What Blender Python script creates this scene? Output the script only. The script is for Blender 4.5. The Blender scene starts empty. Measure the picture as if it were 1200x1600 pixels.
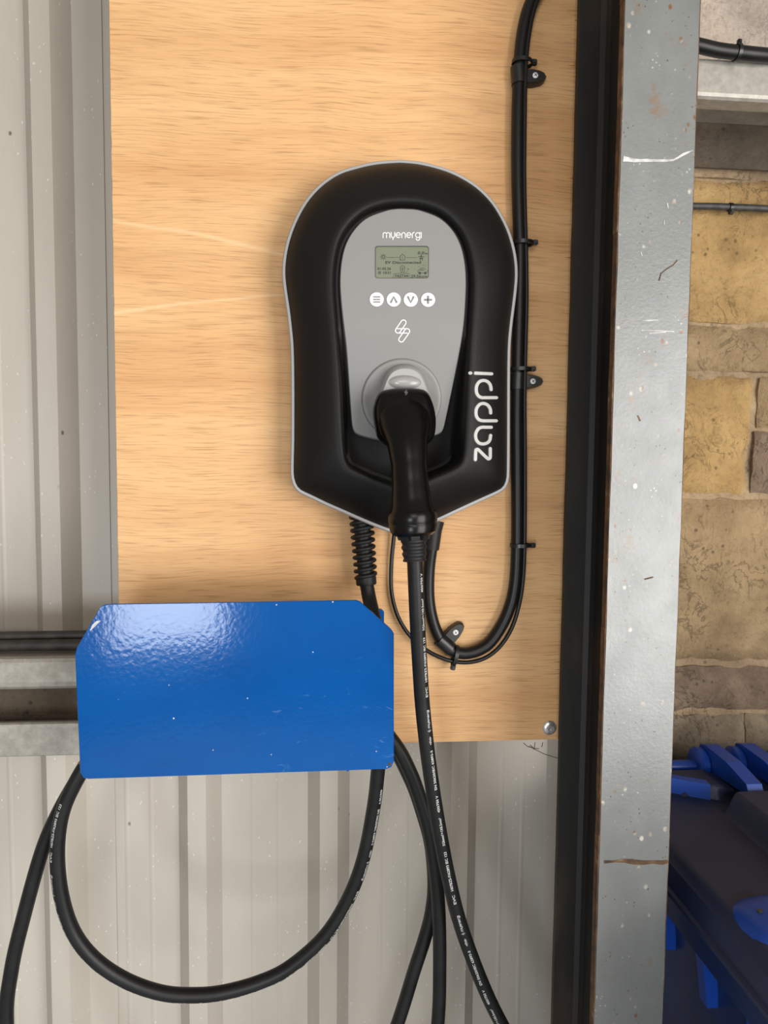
import bpy, bmesh, math, random
from mathutils import Vector, Matrix, noise
from mathutils.bvhtree import BVHTree
random.seed(7)
S = bpy.context.scene
COL = S.collection
PI = math.pi

# ------------------------------------------------------------------ camera
EYE = Vector((0, 0, 1.5)); F = 1090.0
_d = Vector((-150, -16400, -1090)).normalized(); _ez = -_d
_ex = Vector((13100, -47, -1090)); _ex = (_ex - _ex.dot(_ez) * _ez).normalized()
_ey = _ez.cross(_ex)
ROT = Matrix((_ex, _ey, _ez))                     # camera axes to world axes
cam = bpy.data.cameras.new('camera'); camo = bpy.data.objects.new('camera', cam); COL.objects.link(camo)
cam.sensor_fit = 'VERTICAL'; cam.sensor_height = 36; cam.sensor_width = 27; cam.lens = 36 * F / 1600
cam.clip_start = 0.02
camo.matrix_world = Matrix.Translation(EYE) @ ROT.to_4x4()
S.camera = camo

# ------------------------------------------------------------------ light and exposure
W = bpy.data.worlds.new('world'); S.world = W; W.use_nodes = True
W.node_tree.nodes['Background'].inputs[0].default_value = (1.0, 0.90, 0.78, 1)
W.node_tree.nodes['Background'].inputs[1].default_value = 0.56
def area(name, loc, target, sx, sy, power, col):
    l = bpy.data.lights.new(name, 'AREA'); l.shape = 'RECTANGLE'; l.size = sx; l.size_y = sy
    l.energy = power; l.color = col
    o = bpy.data.objects.new(name, l); COL.objects.link(o); o.location = loc
    o.rotation_euler = (Vector(target) - Vector(loc)).to_track_quat('-Z', 'Y').to_euler()
    return o
area('doorway_daylight', (2.05, -1.9, 1.18), (0.1, 0.9, 1.4), 2.0, 2.3, 222, (1.0, 0.98, 0.955))
area('side_door_daylight', (-0.92, -2.6, 0.88), (-0.1, 0.8, 1.1), 0.62, 0.85, 62, (0.84, 0.92, 1.0))
area('main_door_daylight', (0.05, -2.5, 2.35), (0.1, 0.9, 1.3), 1.3, 0.9, 38, (1.0, 0.93, 0.84))
S.view_settings.view_transform = 'Standard'; S.view_settings.look = 'None'
S.view_settings.exposure = -0.70; S.view_settings.gamma = 1.0; S.view_settings.use_curve_mapping = False

# ------------------------------------------------------------------ helpers: measuring
def ray(u, v): return ROT @ Vector(((u - 600) / F, -(v - 800) / F, -1))
def pt(u, v, Y):
    "point of the place on the vertical plane Y metres from the lens"
    r = ray(u, v); return EYE + r * (Y / r.y)
def ptz(u, v, z):
    r = ray(u, v); return EYE + r * ((z - EYE.z) / r.z)
def xz(u, v, Y):
    p = pt(u, v, Y); return (p.x, p.z)

# ------------------------------------------------------------------ helpers: curves
def catmull(P, per=10, closed=False):
    P = [Vector(p) for p in P]; n = len(P); out = []
    rng = range(n if closed else n - 1)
    for i in rng:
        if closed: a, b, c, d = P[(i - 1) % n], P[i], P[(i + 1) % n], P[(i + 2) % n]
        else:
            b, c = P[i], P[i + 1]
            a = P[i - 1] if i > 0 else b * 2 - c
            d = P[i + 2] if i + 2 < n else c * 2 - b
        for k in range(per):
            t = k / per
            out.append(0.5 * ((2 * b) + (c - a) * t + (2 * a - 5 * b + 4 * c - d) * t * t + (3 * b - a - 3 * c + d) * t ** 3))
    if not closed: out.append(P[-1].copy())
    return out
def resample(P, n):
    L = [0]
    for a, b in zip(P, P[1:]): L.append(L[-1] + (b - a).length)
    out = []; j = 0
    for k in range(n):
        s = L[-1] * k / (n - 1)
        while j < len(P) - 2 and L[j + 1] < s: j += 1
        t = (s - L[j]) / max(1e-9, L[j + 1] - L[j]); out.append(P[j].lerp(P[j + 1], min(1, t)))
    return out
def arc(cx, cy, r, a0, a1, n=10, ry=None):
    ry = ry or r
    return [(cx + r * math.cos(math.radians(a0 + (a1 - a0) * k / n)), cy + ry * math.sin(math.radians(a0 + (a1 - a0) * k / n))) for k in range(n + 1)]
def loop_from_halves(right, left, Y, n=90):
    "closed metric outline (x,z): top centre, down the right half, up the left half"
    R = resample(catmull([Vector(xz(u, v, Y)) for u, v in right], 10), n)
    L = resample(catmull([Vector(xz(u, v, Y)) for u, v in left], 10), n)
    return R + L[::-1][1:-1]
def inset(loop, d):
    n = len(loop); out = []
    for i in range(n):
        t = (loop[(i + 1) % n] - loop[i - 1]).normalized()
        out.append(loop[i] + Vector((t.y, -t.x)) * d)      # clockwise loop: inward is to the right
    return out

# ------------------------------------------------------------------ helpers: meshes
class MB:
    def __init__(s): s.v = []; s.f = []
    def add(s, v, f):
        o = len(s.v); s.v += [Vector(p) for p in v]; s.f += [[i + o for i in q] for q in f]; return s
    def box(s, x0, x1, y0, y1, z0, z1, b=0.0):
        if b <= 0:
            v = [(x, y, z) for z in (z0, z1) for y in (y0, y1) for x in (x0, x1)]
            return s.add(v, [(0, 2, 3, 1), (4, 5, 7, 6), (0, 1, 5, 4), (2, 6, 7, 3), (0, 4, 6, 2), (1, 3, 7, 5)])
        bm = bmesh.new(); bmesh.ops.create_cube(bm, size=1)
        for w in bm.verts: w.co = Vector(((x0 + x1) / 2 + w.co.x * (x1 - x0), (y0 + y1) / 2 + w.co.y * (y1 - y0), (z0 + z1) / 2 + w.co.z * (z1 - z0)))
        bmesh.ops.bevel(bm, geom=bm.edges[:], offset=b, segments=2, affect='EDGES', profile=0.5)
        return s.bm(bm)
    def bm(s, bm, M=None):
        bm.verts.index_update()
        s.add([(M @ v.co if M else v.co) for v in bm.verts], [[v.index for v in f.verts] for f in bm.faces]); bm.free(); return s
    def loops(s, Ls, cap0=True, cap1=True, closed=True):
        n = len(Ls[0]); v = [p for L in Ls for p in L]; f = []
        for i in range(len(Ls) - 1):
            for k in range(n if closed else n - 1):
                a, b = i * n + k, i * n + (k + 1) % n; f.append((a, b, b + n, a + n))
        if cap0: f.append(list(range(n))[::-1])
        if cap1: f.append([(len(Ls) - 1) * n + k for k in range(n)])
        return s.add(v, f)
    def tube(s, P, r, n=14, caps=True, flat=None):
        P = [Vector(p) for p in P]; m = len(P); N = None; Ls = []
        for i in range(m):
            t = (P[min(m - 1, i + 1)] - P[max(0, i - 1)]).normalized()
            if N is None: N = t.orthogonal().normalized() if flat is None else (Vector(flat) - t * t.dot(Vector(flat))).normalized()
            else: N = (N - t * N.dot(t)).normalized()
            B = t.cross(N); rr = r[i] if isinstance(r, (list, tuple)) else r
            ra, rb = rr if isinstance(rr, tuple) else (rr, rr)
            Ls.append([P[i] + N * ra * math.cos(2 * PI * k / n) + B * rb * math.sin(2 * PI * k / n) for k in range(n)])
        return s.loops(Ls, caps, caps)
    def lathe(s, c, axis, prof, n=32):
        "prof: (radius, offset along axis)"
        c = Vector(c); a = Vector(axis).normalized(); N = a.orthogonal().normalized(); B = a.cross(N)
        return s.loops([[c + a * h + (N * math.cos(2 * PI * k / n) + B * math.sin(2 * PI * k / n)) * max(r, 1e-5) for k in range(n)] for r, h in prof])
    def extrude_xz(s, poly, y0, y1, bev=0.0):
        "outline (x,z) from y0 (front) to y1 (back)"
        P = [Vector(p) for p in poly]
        if bev > 0:
            Q = inset(P, bev)
            return s.loops([[(q.x, y0, q.y) for q in Q], [(p.x, y0 + bev, p.y) for p in P], [(p.x, y1, p.y) for p in P]])
        return s.loops([[(p.x, y, p.y) for p in P] for y in (y0, y1)])
    def build(s, name, mat, parent=None, smooth=False, angle=40):
        me = bpy.data.meshes.new(name); o = bpy.data.objects.new(name, me)
        org = Vector(parent['_o']) if parent is not None else None
        if org is None:
            xs = [p.x for p in s.v]; ys = [p.y for p in s.v]; zs = [p.z for p in s.v]
            org = Vector(((min(xs) + max(xs)) / 2, (min(ys) + max(ys)) / 2, min(zs)))
            o.location = org; o['_o'] = tuple(org)
        else: o['_o'] = tuple(org)
        me.from_pydata([tuple(p - org) for p in s.v], [], s.f)
        bm = bmesh.new(); bm.from_mesh(me); bmesh.ops.recalc_face_normals(bm, faces=bm.faces[:]); bm.to_mesh(me); bm.free()
        if smooth:
            for p in me.polygons: p.use_smooth = True
            try: me.set_sharp_from_angle(angle=math.radians(angle))
            except Exception: pass
        me.materials.append(mat); COL.objects.link(o)
        if parent is not None: o.parent = parent
        return o
def empty(name, loc):
    o = bpy.data.objects.new(name, None); o.empty_display_size = 0.02; o.location = loc; o['_o'] = tuple(loc); COL.objects.link(o); return o
def tag(o, label, cat, group=None, kind=None):
    if label: o['label'] = label
    if cat: o['category'] = cat
    if group: o['group'] = group
    if kind: o['kind'] = kind
    return o
def stroke(P, w, closed=False, cap=6):
    "flat round-ended ribbon along 2D points"
    P = [Vector(p) for p in P]; n = len(P); L = []; R = []
    for i in range(n):
        if closed: t = P[(i + 1) % n] - P[i - 1]
        else: t = P[min(n - 1, i + 1)] - P[max(0, i - 1)]
        t.normalize(); q = Vector((-t.y, t.x)) * w / 2; L.append(P[i] + q); R.append(P[i] - q)
    V = L + R; Fc = [(i, (i + 1) % n, n + (i + 1) % n, n + i) for i in range(n if closed else n - 1)]
    if not closed:
        for e, sgn in ((0, -1), (n - 1, 1)):
            t = ((P[1] - P[0]) if e == 0 else (P[-1] - P[-2])).normalized() * sgn
            a0 = math.atan2(t.y, t.x); base = len(V)
            V += [P[e] + Vector((math.cos(a0 + (k / cap - .5) * PI), math.sin(a0 + (k / cap - .5) * PI))) * w / 2 for k in range(cap + 1)]
            Fc.append(list(range(base, base + cap + 1)))
    return V, Fc
def disc2(c, r, n=24): return [Vector((c[0] + r * math.cos(2 * PI * k / n), c[1] + r * math.sin(2 * PI * k / n))) for k in range(n)], [list(range(n))]
def poly2(P): return [Vector(p) for p in P], [list(range(len(P)))]
_cache = {}
def text2(body, size):
    "flat lettering as 2D points and faces, with its width"
    key = (body, size)
    if key in _cache: return _cache[key]
    cu = bpy.data.curves.new('lettering', 'FONT'); cu.body = body; cu.size = size; cu.resolution_u = 2; cu.offset = .014
    o = bpy.data.objects.new('lettering', cu); COL.objects.link(o)
    dg = bpy.context.evaluated_depsgraph_get(); me = o.evaluated_get(dg).to_mesh()
    V = [Vector((v.co.x, v.co.y)) for v in me.vertices]; Fc = [list(p.vertices) for p in me.polygons]
    o.evaluated_get(dg).to_mesh_clear(); bpy.data.objects.remove(o); bpy.data.curves.remove(cu)
    w = max(v.x for v in V) if V else 0
    _cache[key] = (V, Fc, w); return _cache[key]
def smooth01(a, b, x):
    t = min(1, max(0, (x - a) / (b - a))); return t * t * (3 - 2 * t)

# ------------------------------------------------------------------ materials
def nt(name):
    m = bpy.data.materials.new(name); m.use_nodes = True; t = m.node_tree
    return m, t, t.nodes['Principled BSDF']
def plain(name, col, rough=0.5, metal=0.0, bump=0.0, scale=200.0, var=0.0, vscale=12.0, spec=0.5, coat=0.0):
    m, t, b = nt(name); N = t.nodes; Lk = t.links
    b.inputs['Base Color'].default_value = (*col, 1); b.inputs['Roughness'].default_value = rough
    b.inputs['Metallic'].default_value = metal; b.inputs['Specular IOR Level'].default_value = spec; b.inputs['Coat Weight'].default_value = coat
    tc = N.new('ShaderNodeTexCoord')
    if bump > 0:
        n = N.new('ShaderNodeTexNoise'); n.inputs['Scale'].default_value = scale; n.inputs['Detail'].default_value = 3
        bp = N.new('ShaderNodeBump'); bp.inputs['Strength'].default_value = bump; bp.inputs['Distance'].default_value = 0.001
        Lk.new(tc.outputs['Object'], n.inputs['Vector']); Lk.new(n.outputs['Fac'], bp.inputs['Height']); Lk.new(bp.outputs['Normal'], b.inputs['Normal'])
    if var > 0:
        n = N.new('ShaderNodeTexNoise'); n.inputs['Scale'].default_value = vscale; n.inputs['Detail'].default_value = 6
        r = N.new('ShaderNodeValToRGB'); r.color_ramp.elements[0].position = .3; r.color_ramp.elements[1].position = .7
        r.color_ramp.elements[0].color = (*[c * (1 - var) for c in col], 1); r.color_ramp.elements[1].color = (*[min(1, c * (1 + var)) for c in col], 1)
        Lk.new(tc.outputs['Object'], n.inputs['Vector']); Lk.new(n.outputs['Fac'], r.inputs['Fac']); Lk.new(r.outputs['Color'], b.inputs['Base Color'])
    return m
class G:
    "small node-graph helper"
    def __init__(s, name):
        s.m, s.t, s.b = nt(name); s.N = s.t.nodes; s.L = s.t.links; s.tc = s.N.new('ShaderNodeTexCoord')
    def coord(s, sx=1, sy=1, sz=1, src=None):
        mp = s.N.new('ShaderNodeMapping'); mp.inputs['Scale'].default_value = (sx, sy, sz)
        s.L.new(src or s.tc.outputs['Object'], mp.inputs['Vector']); return mp.outputs[0]
    def noise(s, vec, scale, detail=4, rough=.55, dist=0):
        n = s.N.new('ShaderNodeTexNoise'); n.inputs['Scale'].default_value = scale; n.inputs['Detail'].default_value = detail
        n.inputs['Roughness'].default_value = rough; n.inputs['Distortion'].default_value = dist
        s.L.new(vec, n.inputs['Vector']); return n.outputs['Fac']
    def ramp(s, fac, stops):
        r = s.N.new('ShaderNodeValToRGB'); e = r.color_ramp.elements
        while len(e) < len(stops): e.new(0.5)
        for i, (p, c) in enumerate(stops):
            e[i].position = p; e[i].color = (*c, 1) if isinstance(c, tuple) else (c, c, c, 1)
        s.L.new(fac, r.inputs['Fac']); return r.outputs['Color']
    def mix(s, fac, a, b, mode='MIX'):
        n = s.N.new('ShaderNodeMix'); n.data_type = 'RGBA'; n.blend_type = mode
        for i, x in ((0, fac), (6, a), (7, b)):
            if isinstance(x, (int, float)): n.inputs[i].default_value = x
            elif isinstance(x, tuple): n.inputs[i].default_value = (*x, 1)
            else: s.L.new(x, n.inputs[i])
        return n.outputs[2]
    def voro(s, vec, scale, feature='F1'):
        n = s.N.new('ShaderNodeTexVoronoi'); n.feature = feature; n.inputs['Scale'].default_value = scale; s.L.new(vec, n.inputs['Vector']); return n.outputs['Distance']
    def bump(s, h, strength, dist=.001):
        n = s.N.new('ShaderNodeBump'); n.inputs['Strength'].default_value = strength; n.inputs['Distance'].default_value = dist
        s.L.new(h, n.inputs['Height']); s.L.new(n.outputs['Normal'], s.b.inputs['Normal'])
    def out(s, color=None, rough=None, metal=None):
        for k, x in (('Base Color', color), ('Roughness', rough), ('Metallic', metal)):
            if x is None: continue
            if isinstance(x, (int, float)): s.b.inputs[k].default_value = x
            elif isinstance(x, tuple): s.b.inputs[k].default_value = (*x, 1)
            else: s.L.new(x, s.b.inputs[k])
        return s.m

def mat_wood():
    g = G('plywood_face')
    warp = g.noise(g.coord(2.2, 1, 4), 1.6, 2)
    vw = g.N.new('ShaderNodeVectorMath'); vw.operation = 'MULTIPLY_ADD'
    comb = g.N.new('ShaderNodeCombineXYZ'); g.L.new(warp, comb.inputs[2])
    g.L.new(comb.outputs[0], vw.inputs[0]); vw.inputs[1].default_value = (0, 0, 0.030); g.L.new(g.tc.outputs['Object'], vw.inputs[2])
    fine = g.noise(g.coord(20, 1, 640, vw.outputs[0]), 1.0, 2, .6)
    mid = g.noise(g.coord(9, 1, 230, vw.outputs[0]), 1.0, 3, .6)
    band = g.noise(g.coord(.9, 1, 20, vw.outputs[0]), 1.0, 3, .5)
    big = g.noise(g.coord(2.0, 1, 4.5, vw.outputs[0]), 1.3, 3, .5)
    c = g.ramp(band, [(.30, (.57, .315, .135)), (.50, (.65, .385, .175)), (.72, (.71, .445, .215))])
    c = g.mix(.85, c, g.ramp(fine, [(.28, (.58, .52, .45)), (.47, (.97, .96, .95)), (.75, (1.05, 1.05, 1.04))]), 'MULTIPLY')
    c = g.mix(.30, c, g.ramp(mid, [(.30, (.72, .66, .58)), (.48, (1.0, 1.0, 1.0)), (.8, (1.05, 1.05, 1.04))]), 'MULTIPLY')
    c = g.mix(.6, c, g.ramp(big, [(.30, (.86, .74, .60)), (.55, (1.0, 1.0, 1.0)), (.75, (1.04, 1.06, 1.10))]), 'MULTIPLY')
    spots = g.noise(g.coord(9, 1, 16), 1.0, 5, .6)
    c = g.mix(g.ramp(spots, [(.66, 0.0), (.80, .45)]), c, (.38, .21, .09))
    sx = g.N.new('ShaderNodeSeparateXYZ'); g.L.new(vw.outputs[0], sx.inputs[0])
    org = Vector((.0265, .877, 1.1455))
    def mth(op, a, b):
        n = g.N.new('ShaderNodeMath'); n.operation = op
        for i, q in enumerate((a, b)):
            if isinstance(q, (int, float)): n.inputs[i].default_value = q
            else: g.L.new(q, n.inputs[i])
        return n.outputs[0]
    for (a, b, w, col, k) in (((178, 344), (455, 398), .0035, (.86, .62, .36), .34), ((178, 487), (455, 456), .003, (.86, .62, .36), .34), ((178, 520), (455, 490), .004, (.50, .27, .11), .3), ((178, 255), (430, 330), .008, (.55, .29, .11), .28), ((180, 640), (455, 655), .007, (.55, .29, .11), .22)):
        p, q = pt(*a, .868) - org, pt(*b, .868) - org; sl = (q.z - p.z) / (q.x - p.x)
        d = mth('ABSOLUTE', mth('SUBTRACT', sx.outputs[2], mth('ADD', mth('MULTIPLY', mth('SUBTRACT', sx.outputs[0], p.x), sl), p.z + .015)), 0)
        fac = g.ramp(mth('DIVIDE', d, w), [(.15, k), (1.0, 0.0)])
        fac = g.mix(1.0, fac, g.ramp(mth('ADD', sx.outputs[0], .5), [(.50, 1.0), (.62, 0.0)]), 'MULTIPLY')
        c = g.mix(fac, c, col)
    g.bump(fine, .25, .0006)
    return g.out(c, .62)
def mat_sheet():
    g = G('painted_cladding')
    o = g.tc.outputs['Object']
    c = g.ramp(g.noise(g.coord(3, 3, .8), 2, 5), [(.3, (.43, .392, .336)), (.7, (.52, .48, .418))])
    spot = g.mix(1.0, g.ramp(g.voro(g.coord(1, 1, .6), 120), [(.07, .7), (.16, 0.0)]), g.ramp(g.noise(o, 14, 4), [(.48, 0.0), (.56, 1.0)]), 'MULTIPLY')
    c = g.mix(spot, c, (.74, .73, .69))
    d = g.voro(g.coord(1, 1, .7), 24); dn = g.noise(o, 9, 5)
    dm = g.mix(1.0, g.ramp(d, [(.035, 1.0), (.07, 0.0)]), g.ramp(dn, [(.52, 0.0), (.6, 1.0)]), 'MULTIPLY')
    c = g.mix(dm, c, (.16, .14, .11))
    g.bump(g.noise(o, 120, 3), .06)
    return g.out(c, .42)
def mat_column(face=True):
    g = G('grey_column_paint' if face else 'dark_column_paint'); o = g.tc.outputs['Object']
    if face:
        c = g.ramp(g.noise(g.coord(6, 6, 2.5), 2, 6), [(.3, (.138, .144, .138)), (.7, (.195, .203, .196))])
        chip = g.mix(1.0, g.ramp(g.voro(g.coord(1, 1, .8), 70), [(.10, 1.0), (.2, 0.0)]), g.ramp(g.noise(o, 14, 4), [(.47, 0.0), (.54, 1.0)]), 'MULTIPLY')
        c = g.mix(chip, c, g.ramp(g.noise(o, 60, 2), [(.42, (.16, .075, .03)), (.58, (.5, .48, .42))]))
        sp2 = g.mix(1.0, g.ramp(g.voro(o, 190), [(.12, .9), (.22, 0.0)]), g.ramp(g.noise(o, 30, 3), [(.50, 0.0), (.56, 1.0)]), 'MULTIPLY')
        c = g.mix(sp2, c, g.ramp(g.noise(o, 45, 2), [(.45, (.07, .045, .028)), (.6, (.40, .39, .35))]))
        rust = g.ramp(g.noise(o, 26, 7, .7), [(.60, 0.0), (.70, .75)])
        c = g.mix(rust, c, (.20, .115, .055))
        g.bump(g.noise(o, 220, 6, .65), .30)
        g.b.inputs['Specular IOR Level'].default_value = .75
        return g.out(c, g.ramp(g.noise(o, 30, 4), [(.3, .27), (.7, .40)]))
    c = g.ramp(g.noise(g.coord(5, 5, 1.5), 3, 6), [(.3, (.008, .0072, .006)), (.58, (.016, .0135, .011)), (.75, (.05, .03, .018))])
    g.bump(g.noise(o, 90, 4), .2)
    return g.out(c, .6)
def mat_rust():
    g = G('rusty_edge'); c = g.ramp(g.noise(g.tc.outputs['Object'], 60, 6), [(.35, (.05, .028, .016)), (.6, (.14, .07, .03)), (.75, (.25, .2, .15))])
    return g.out(c, .8)
def mat_stone(name, a, b, dark=.6):
    g = G(name); o = g.tc.outputs['Object']
    c = g.ramp(g.noise(o, 9, 7, .65), [(.28, tuple(x * .7 for x in a)), (.45, a), (.68, b)])
    cr = g.noise(g.coord(1.3, 1, 1), 16, 6, .6, 1.6)
    crack = g.ramp(cr, [(.474, 0.0), (.493, dark), (.507, dark), (.526, 0.0)])
    keep = g.ramp(g.noise(o, 7, 3), [(.49, 0.0), (.59, 1.0)])
    c = g.mix(g.mix(1.0, crack, keep, 'MULTIPLY'), c, tuple(x * .25 for x in a))
    blot = g.noise(o, 4.5, 4, .6)
    c = g.mix(.8, c, g.ramp(blot, [(.30, (.70, .70, .74)), (.52, (1.0, 1.0, 1.0)), (.75, (1.10, 1.06, .98))]), 'MULTIPLY')
    grit = g.noise(o, 130, 6, .75)
    c = g.mix(.7, c, g.ramp(grit, [(.30, (.55, .52, .50)), (.47, (1.0, 1.0, 1.0)), (.72, (1.14, 1.13, 1.12))]), 'MULTIPLY')
    pit = g.mix(1.0, g.ramp(g.voro(o, 60), [(.12, .8), (.22, 0.0)]), g.ramp(g.noise(o, 11, 3), [(.52, 0.0), (.6, 1.0)]), 'MULTIPLY')
    c = g.mix(pit, c, tuple(x * .35 for x in a))
    g.bump(g.noise(o, 34, 9, .72), 1.0, .008)
    return g.out(c, .9)
def mat_galv(name='galvanised_steel', k=1.0):
    g = G(name); o = g.tc.outputs['Object']
    c = g.ramp(g.noise(o, 70, 6, .7), [(.3, (.26 * k, .24 * k, .205 * k)), (.7, (.41 * k, .385 * k, .335 * k))])
    c = g.mix(g.ramp(g.noise(g.coord(2, 2, 5), 6, 5), [(.58, 0.0), (.72, .5)]), c, (.2 * k, .165 * k, .12 * k))
    g.bump(g.noise(o, 160, 4), .15)
    return g.out(c, .5, .25)
def mat_blue():
    g = G('blue_gloss_paint'); o = g.tc.outputs['Object']
    c = g.ramp(g.noise(g.coord(4, 1, 6), 2, 5), [(.3, (.0003, .060, .245)), (.7, (.0003, .075, .29))])
    sc = g.noise(g.coord(14, 1, 40), 2.0, 6, .7, 1.2); keep = g.noise(o, 7, 2)
    sm = g.mix(1.0, g.ramp(sc, [(.62, 0.0), (.70, .35)]), g.ramp(keep, [(.5, 0.0), (.62, 1.0)]), 'MULTIPLY')
    c = g.mix(sm, c, (.16, .30, .46))
    chip = g.mix(1.0, g.ramp(g.voro(o, 60), [(.045, 1.0), (.07, 0.0)]), g.ramp(g.noise(o, 17, 2), [(.60, 0.0), (.63, 1.0)]), 'MULTIPLY')
    c = g.mix(chip, c, (.5, .55, .6))
    g.bump(g.noise(o, 210, 2, .4), .09, .001)
    g.b.inputs['Specular IOR Level'].default_value = .32
    return g.out(c, .10)

M = {}
M['wood'] = mat_wood(); M['sheet'] = mat_sheet(); M['colface'] = mat_column(True); M['coldark'] = mat_column(False); M['rust'] = mat_rust()
M['ply_edge'] = plain('plywood_edge', (.30, .19, .10), .8, var=.3, vscale=60)
M['chip'] = plain('splintered_veneer', (.42, .19, .05), .8, var=.35, vscale=90)
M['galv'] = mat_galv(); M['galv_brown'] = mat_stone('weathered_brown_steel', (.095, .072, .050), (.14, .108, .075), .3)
M['blue'] = mat_blue()
M['rim'] = plain('light_grey_plastic', (.31, .305, .298), .40, bump=.05, scale=500)
M['cover'] = plain('black_textured_plastic', (.0078, .0073, .007), .46, bump=.22, scale=900, spec=.17)
M['fascia'] = plain('mid_grey_satin_plastic', (.198, .193, .186), .44, bump=.03, scale=700)
M['white'] = plain('white_print', (.80, .80, .78), .45)
M['symbol'] = plain('grey_symbol', (.20, .195, .19), .6)
M['lcd'] = plain('lcd_glass', (.150, .168, .115), .32, spec=.25)
M['lcd_bezel'] = plain('lcd_dark_bezel', (.035, .038, .03), .3)
M['lcd_ink'] = plain('lcd_segments', (.012, .016, .010), .6)
M['letter'] = plain('silver_letter', (.42, .405, .39), .4)
M['plug'] = plain('gloss_black_plastic', (.0035, .0032, .003), .26, bump=.02, scale=300, spec=.22)
M['rubber'] = plain('black_rubber', (.010, .0097, .0095), .5, bump=.08, scale=400, spec=.3)
M['sheath'] = plain('black_cable_sheath', (.009, .009, .009), .44, bump=.10, scale=260, spec=.3, var=.25, vscale=40)
M['pvc'] = plain('black_pvc_sheath', (.008, .0077, .0075), .38, bump=.05, scale=200, spec=.3)
M['nylon'] = plain('black_nylon', (.010, .010, .010), .35)
M['print'] = plain('cable_print', (.55, .55, .54), .6)
M['zinc'] = plain('zinc_screw', (.62, .62, .60), .3, .8, var=.15, vscale=300)
M['lens'] = plain('clear_lens', (.30, .29, .28), .22)
M['mortar'] = mat_stone('pale_mortar', (.33, .235, .135), (.47, .35, .22), .6)
M['stoneA'] = mat_stone('ochre_stone', (.385, .24, .092), (.485, .325, .14))
M['stoneB'] = mat_stone('tan_stone', (.30, .205, .105), (.40, .285, .16))
M['stoneC'] = mat_stone('brown_stone', (.215, .15, .10), (.30, .22, .15))
M['stoneD'] = mat_stone('grey_brown_stone', (.23, .18, .125), (.32, .255, .18))
M['render'] = mat_stone('pale_render', (.45, .375, .31), (.55, .465, .39), .35)
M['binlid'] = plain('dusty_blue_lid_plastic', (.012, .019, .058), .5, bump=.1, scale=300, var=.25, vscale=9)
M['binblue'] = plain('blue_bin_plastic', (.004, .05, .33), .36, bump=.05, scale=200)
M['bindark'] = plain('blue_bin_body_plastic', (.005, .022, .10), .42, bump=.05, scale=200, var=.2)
M['concrete'] = mat_stone('concrete_floor', (.46, .49, .52), (.54, .57, .60), .2)
M['chalk'] = plain('white_scrape', (.46, .45, .44), .7, var=.45, vscale=120)
M['web'] = plain('cobweb_dust', (.06, .05, .04), .9)

# ------------------------------------------------------------------ depths from the lens (metres)
YB = 0.868            # plywood front
YCL = 1.060           # cladding pans
YST = 1.100           # stone wall

# ------------------------------------------------------------------ the setting
tag(MB().box(-3.2, 3.2, -3.6, 1.3, -0.05, 0.0).build('floor', M['concrete']), 'grey concrete floor of the shed', None, kind='structure')

# cladding: two lapped trapezoid sheets
wall = empty('wall_back', (0, YCL, 0)); tag(wall, 'cream ribbed metal cladding behind the board and cables', None, kind='structure')
def sheet_profile(x0, x1, ribs, off):
    P = [(x0, 0)]
    for r in ribs:
        if r - .01 > x0 and r + .07 < x1: P += [(r, 0), (r + .019, .029), (r + .046, .029), (r + .065, 0)]
    pans = [(P[i][0], P[i + 1][0]) for i in range(len(P) - 1) if P[i][1] == 0 and P[i + 1][1] == 0]
    P.append((x1, 0)); Q = []
    for i, p in enumerate(P):
        Q.append(p)
        if i + 1 < len(P) and p[1] == 0 and P[i + 1][1] == 0 and P[i + 1][0] - p[0] > .1:
            w = P[i + 1][0] - p[0]
            for k in (.36, .66):
                c = p[0] + w * k; Q += [(c - .004, 0), (c - .001, .0007), (c + .001, .0007), (c + .004, 0)]
    return [(x, YCL - h - off) for x, h in Q]
def sheet(x0, x1, ribs, off, z0, z1):
    pr = sheet_profile(x0, x1, ribs, off); zs = [z0 + (z1 - z0) * k / 6 for k in range(7)]
    front = [[(x, y, z) for x, y in pr] for z in zs]; back = [[(x, y + .0012, z) for x, y in pr] for z in zs]
    m = MB(); m.loops(front, False, False, False); m.loops(back, False, False, False)
    for i in (0, len(pr) - 1):
        m.loops([[front[k][i] for k in range(7)], [back[k][i] for k in range(7)]], False, False, False)
    return m
RIBS = [-1.2245, -1.0245, -.8245, -.6245, -.4245, -.2235, -.0265, .175, .353]
sheet(-.345, .44, RIBS, 0.0, .05, 2.6).build('cladding_sheet', M['sheet'], wall)
sheet(-1.35, -.318, RIBS, .0022, .05, 2.6).build('cladding_sheet', M['sheet'], wall)

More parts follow.
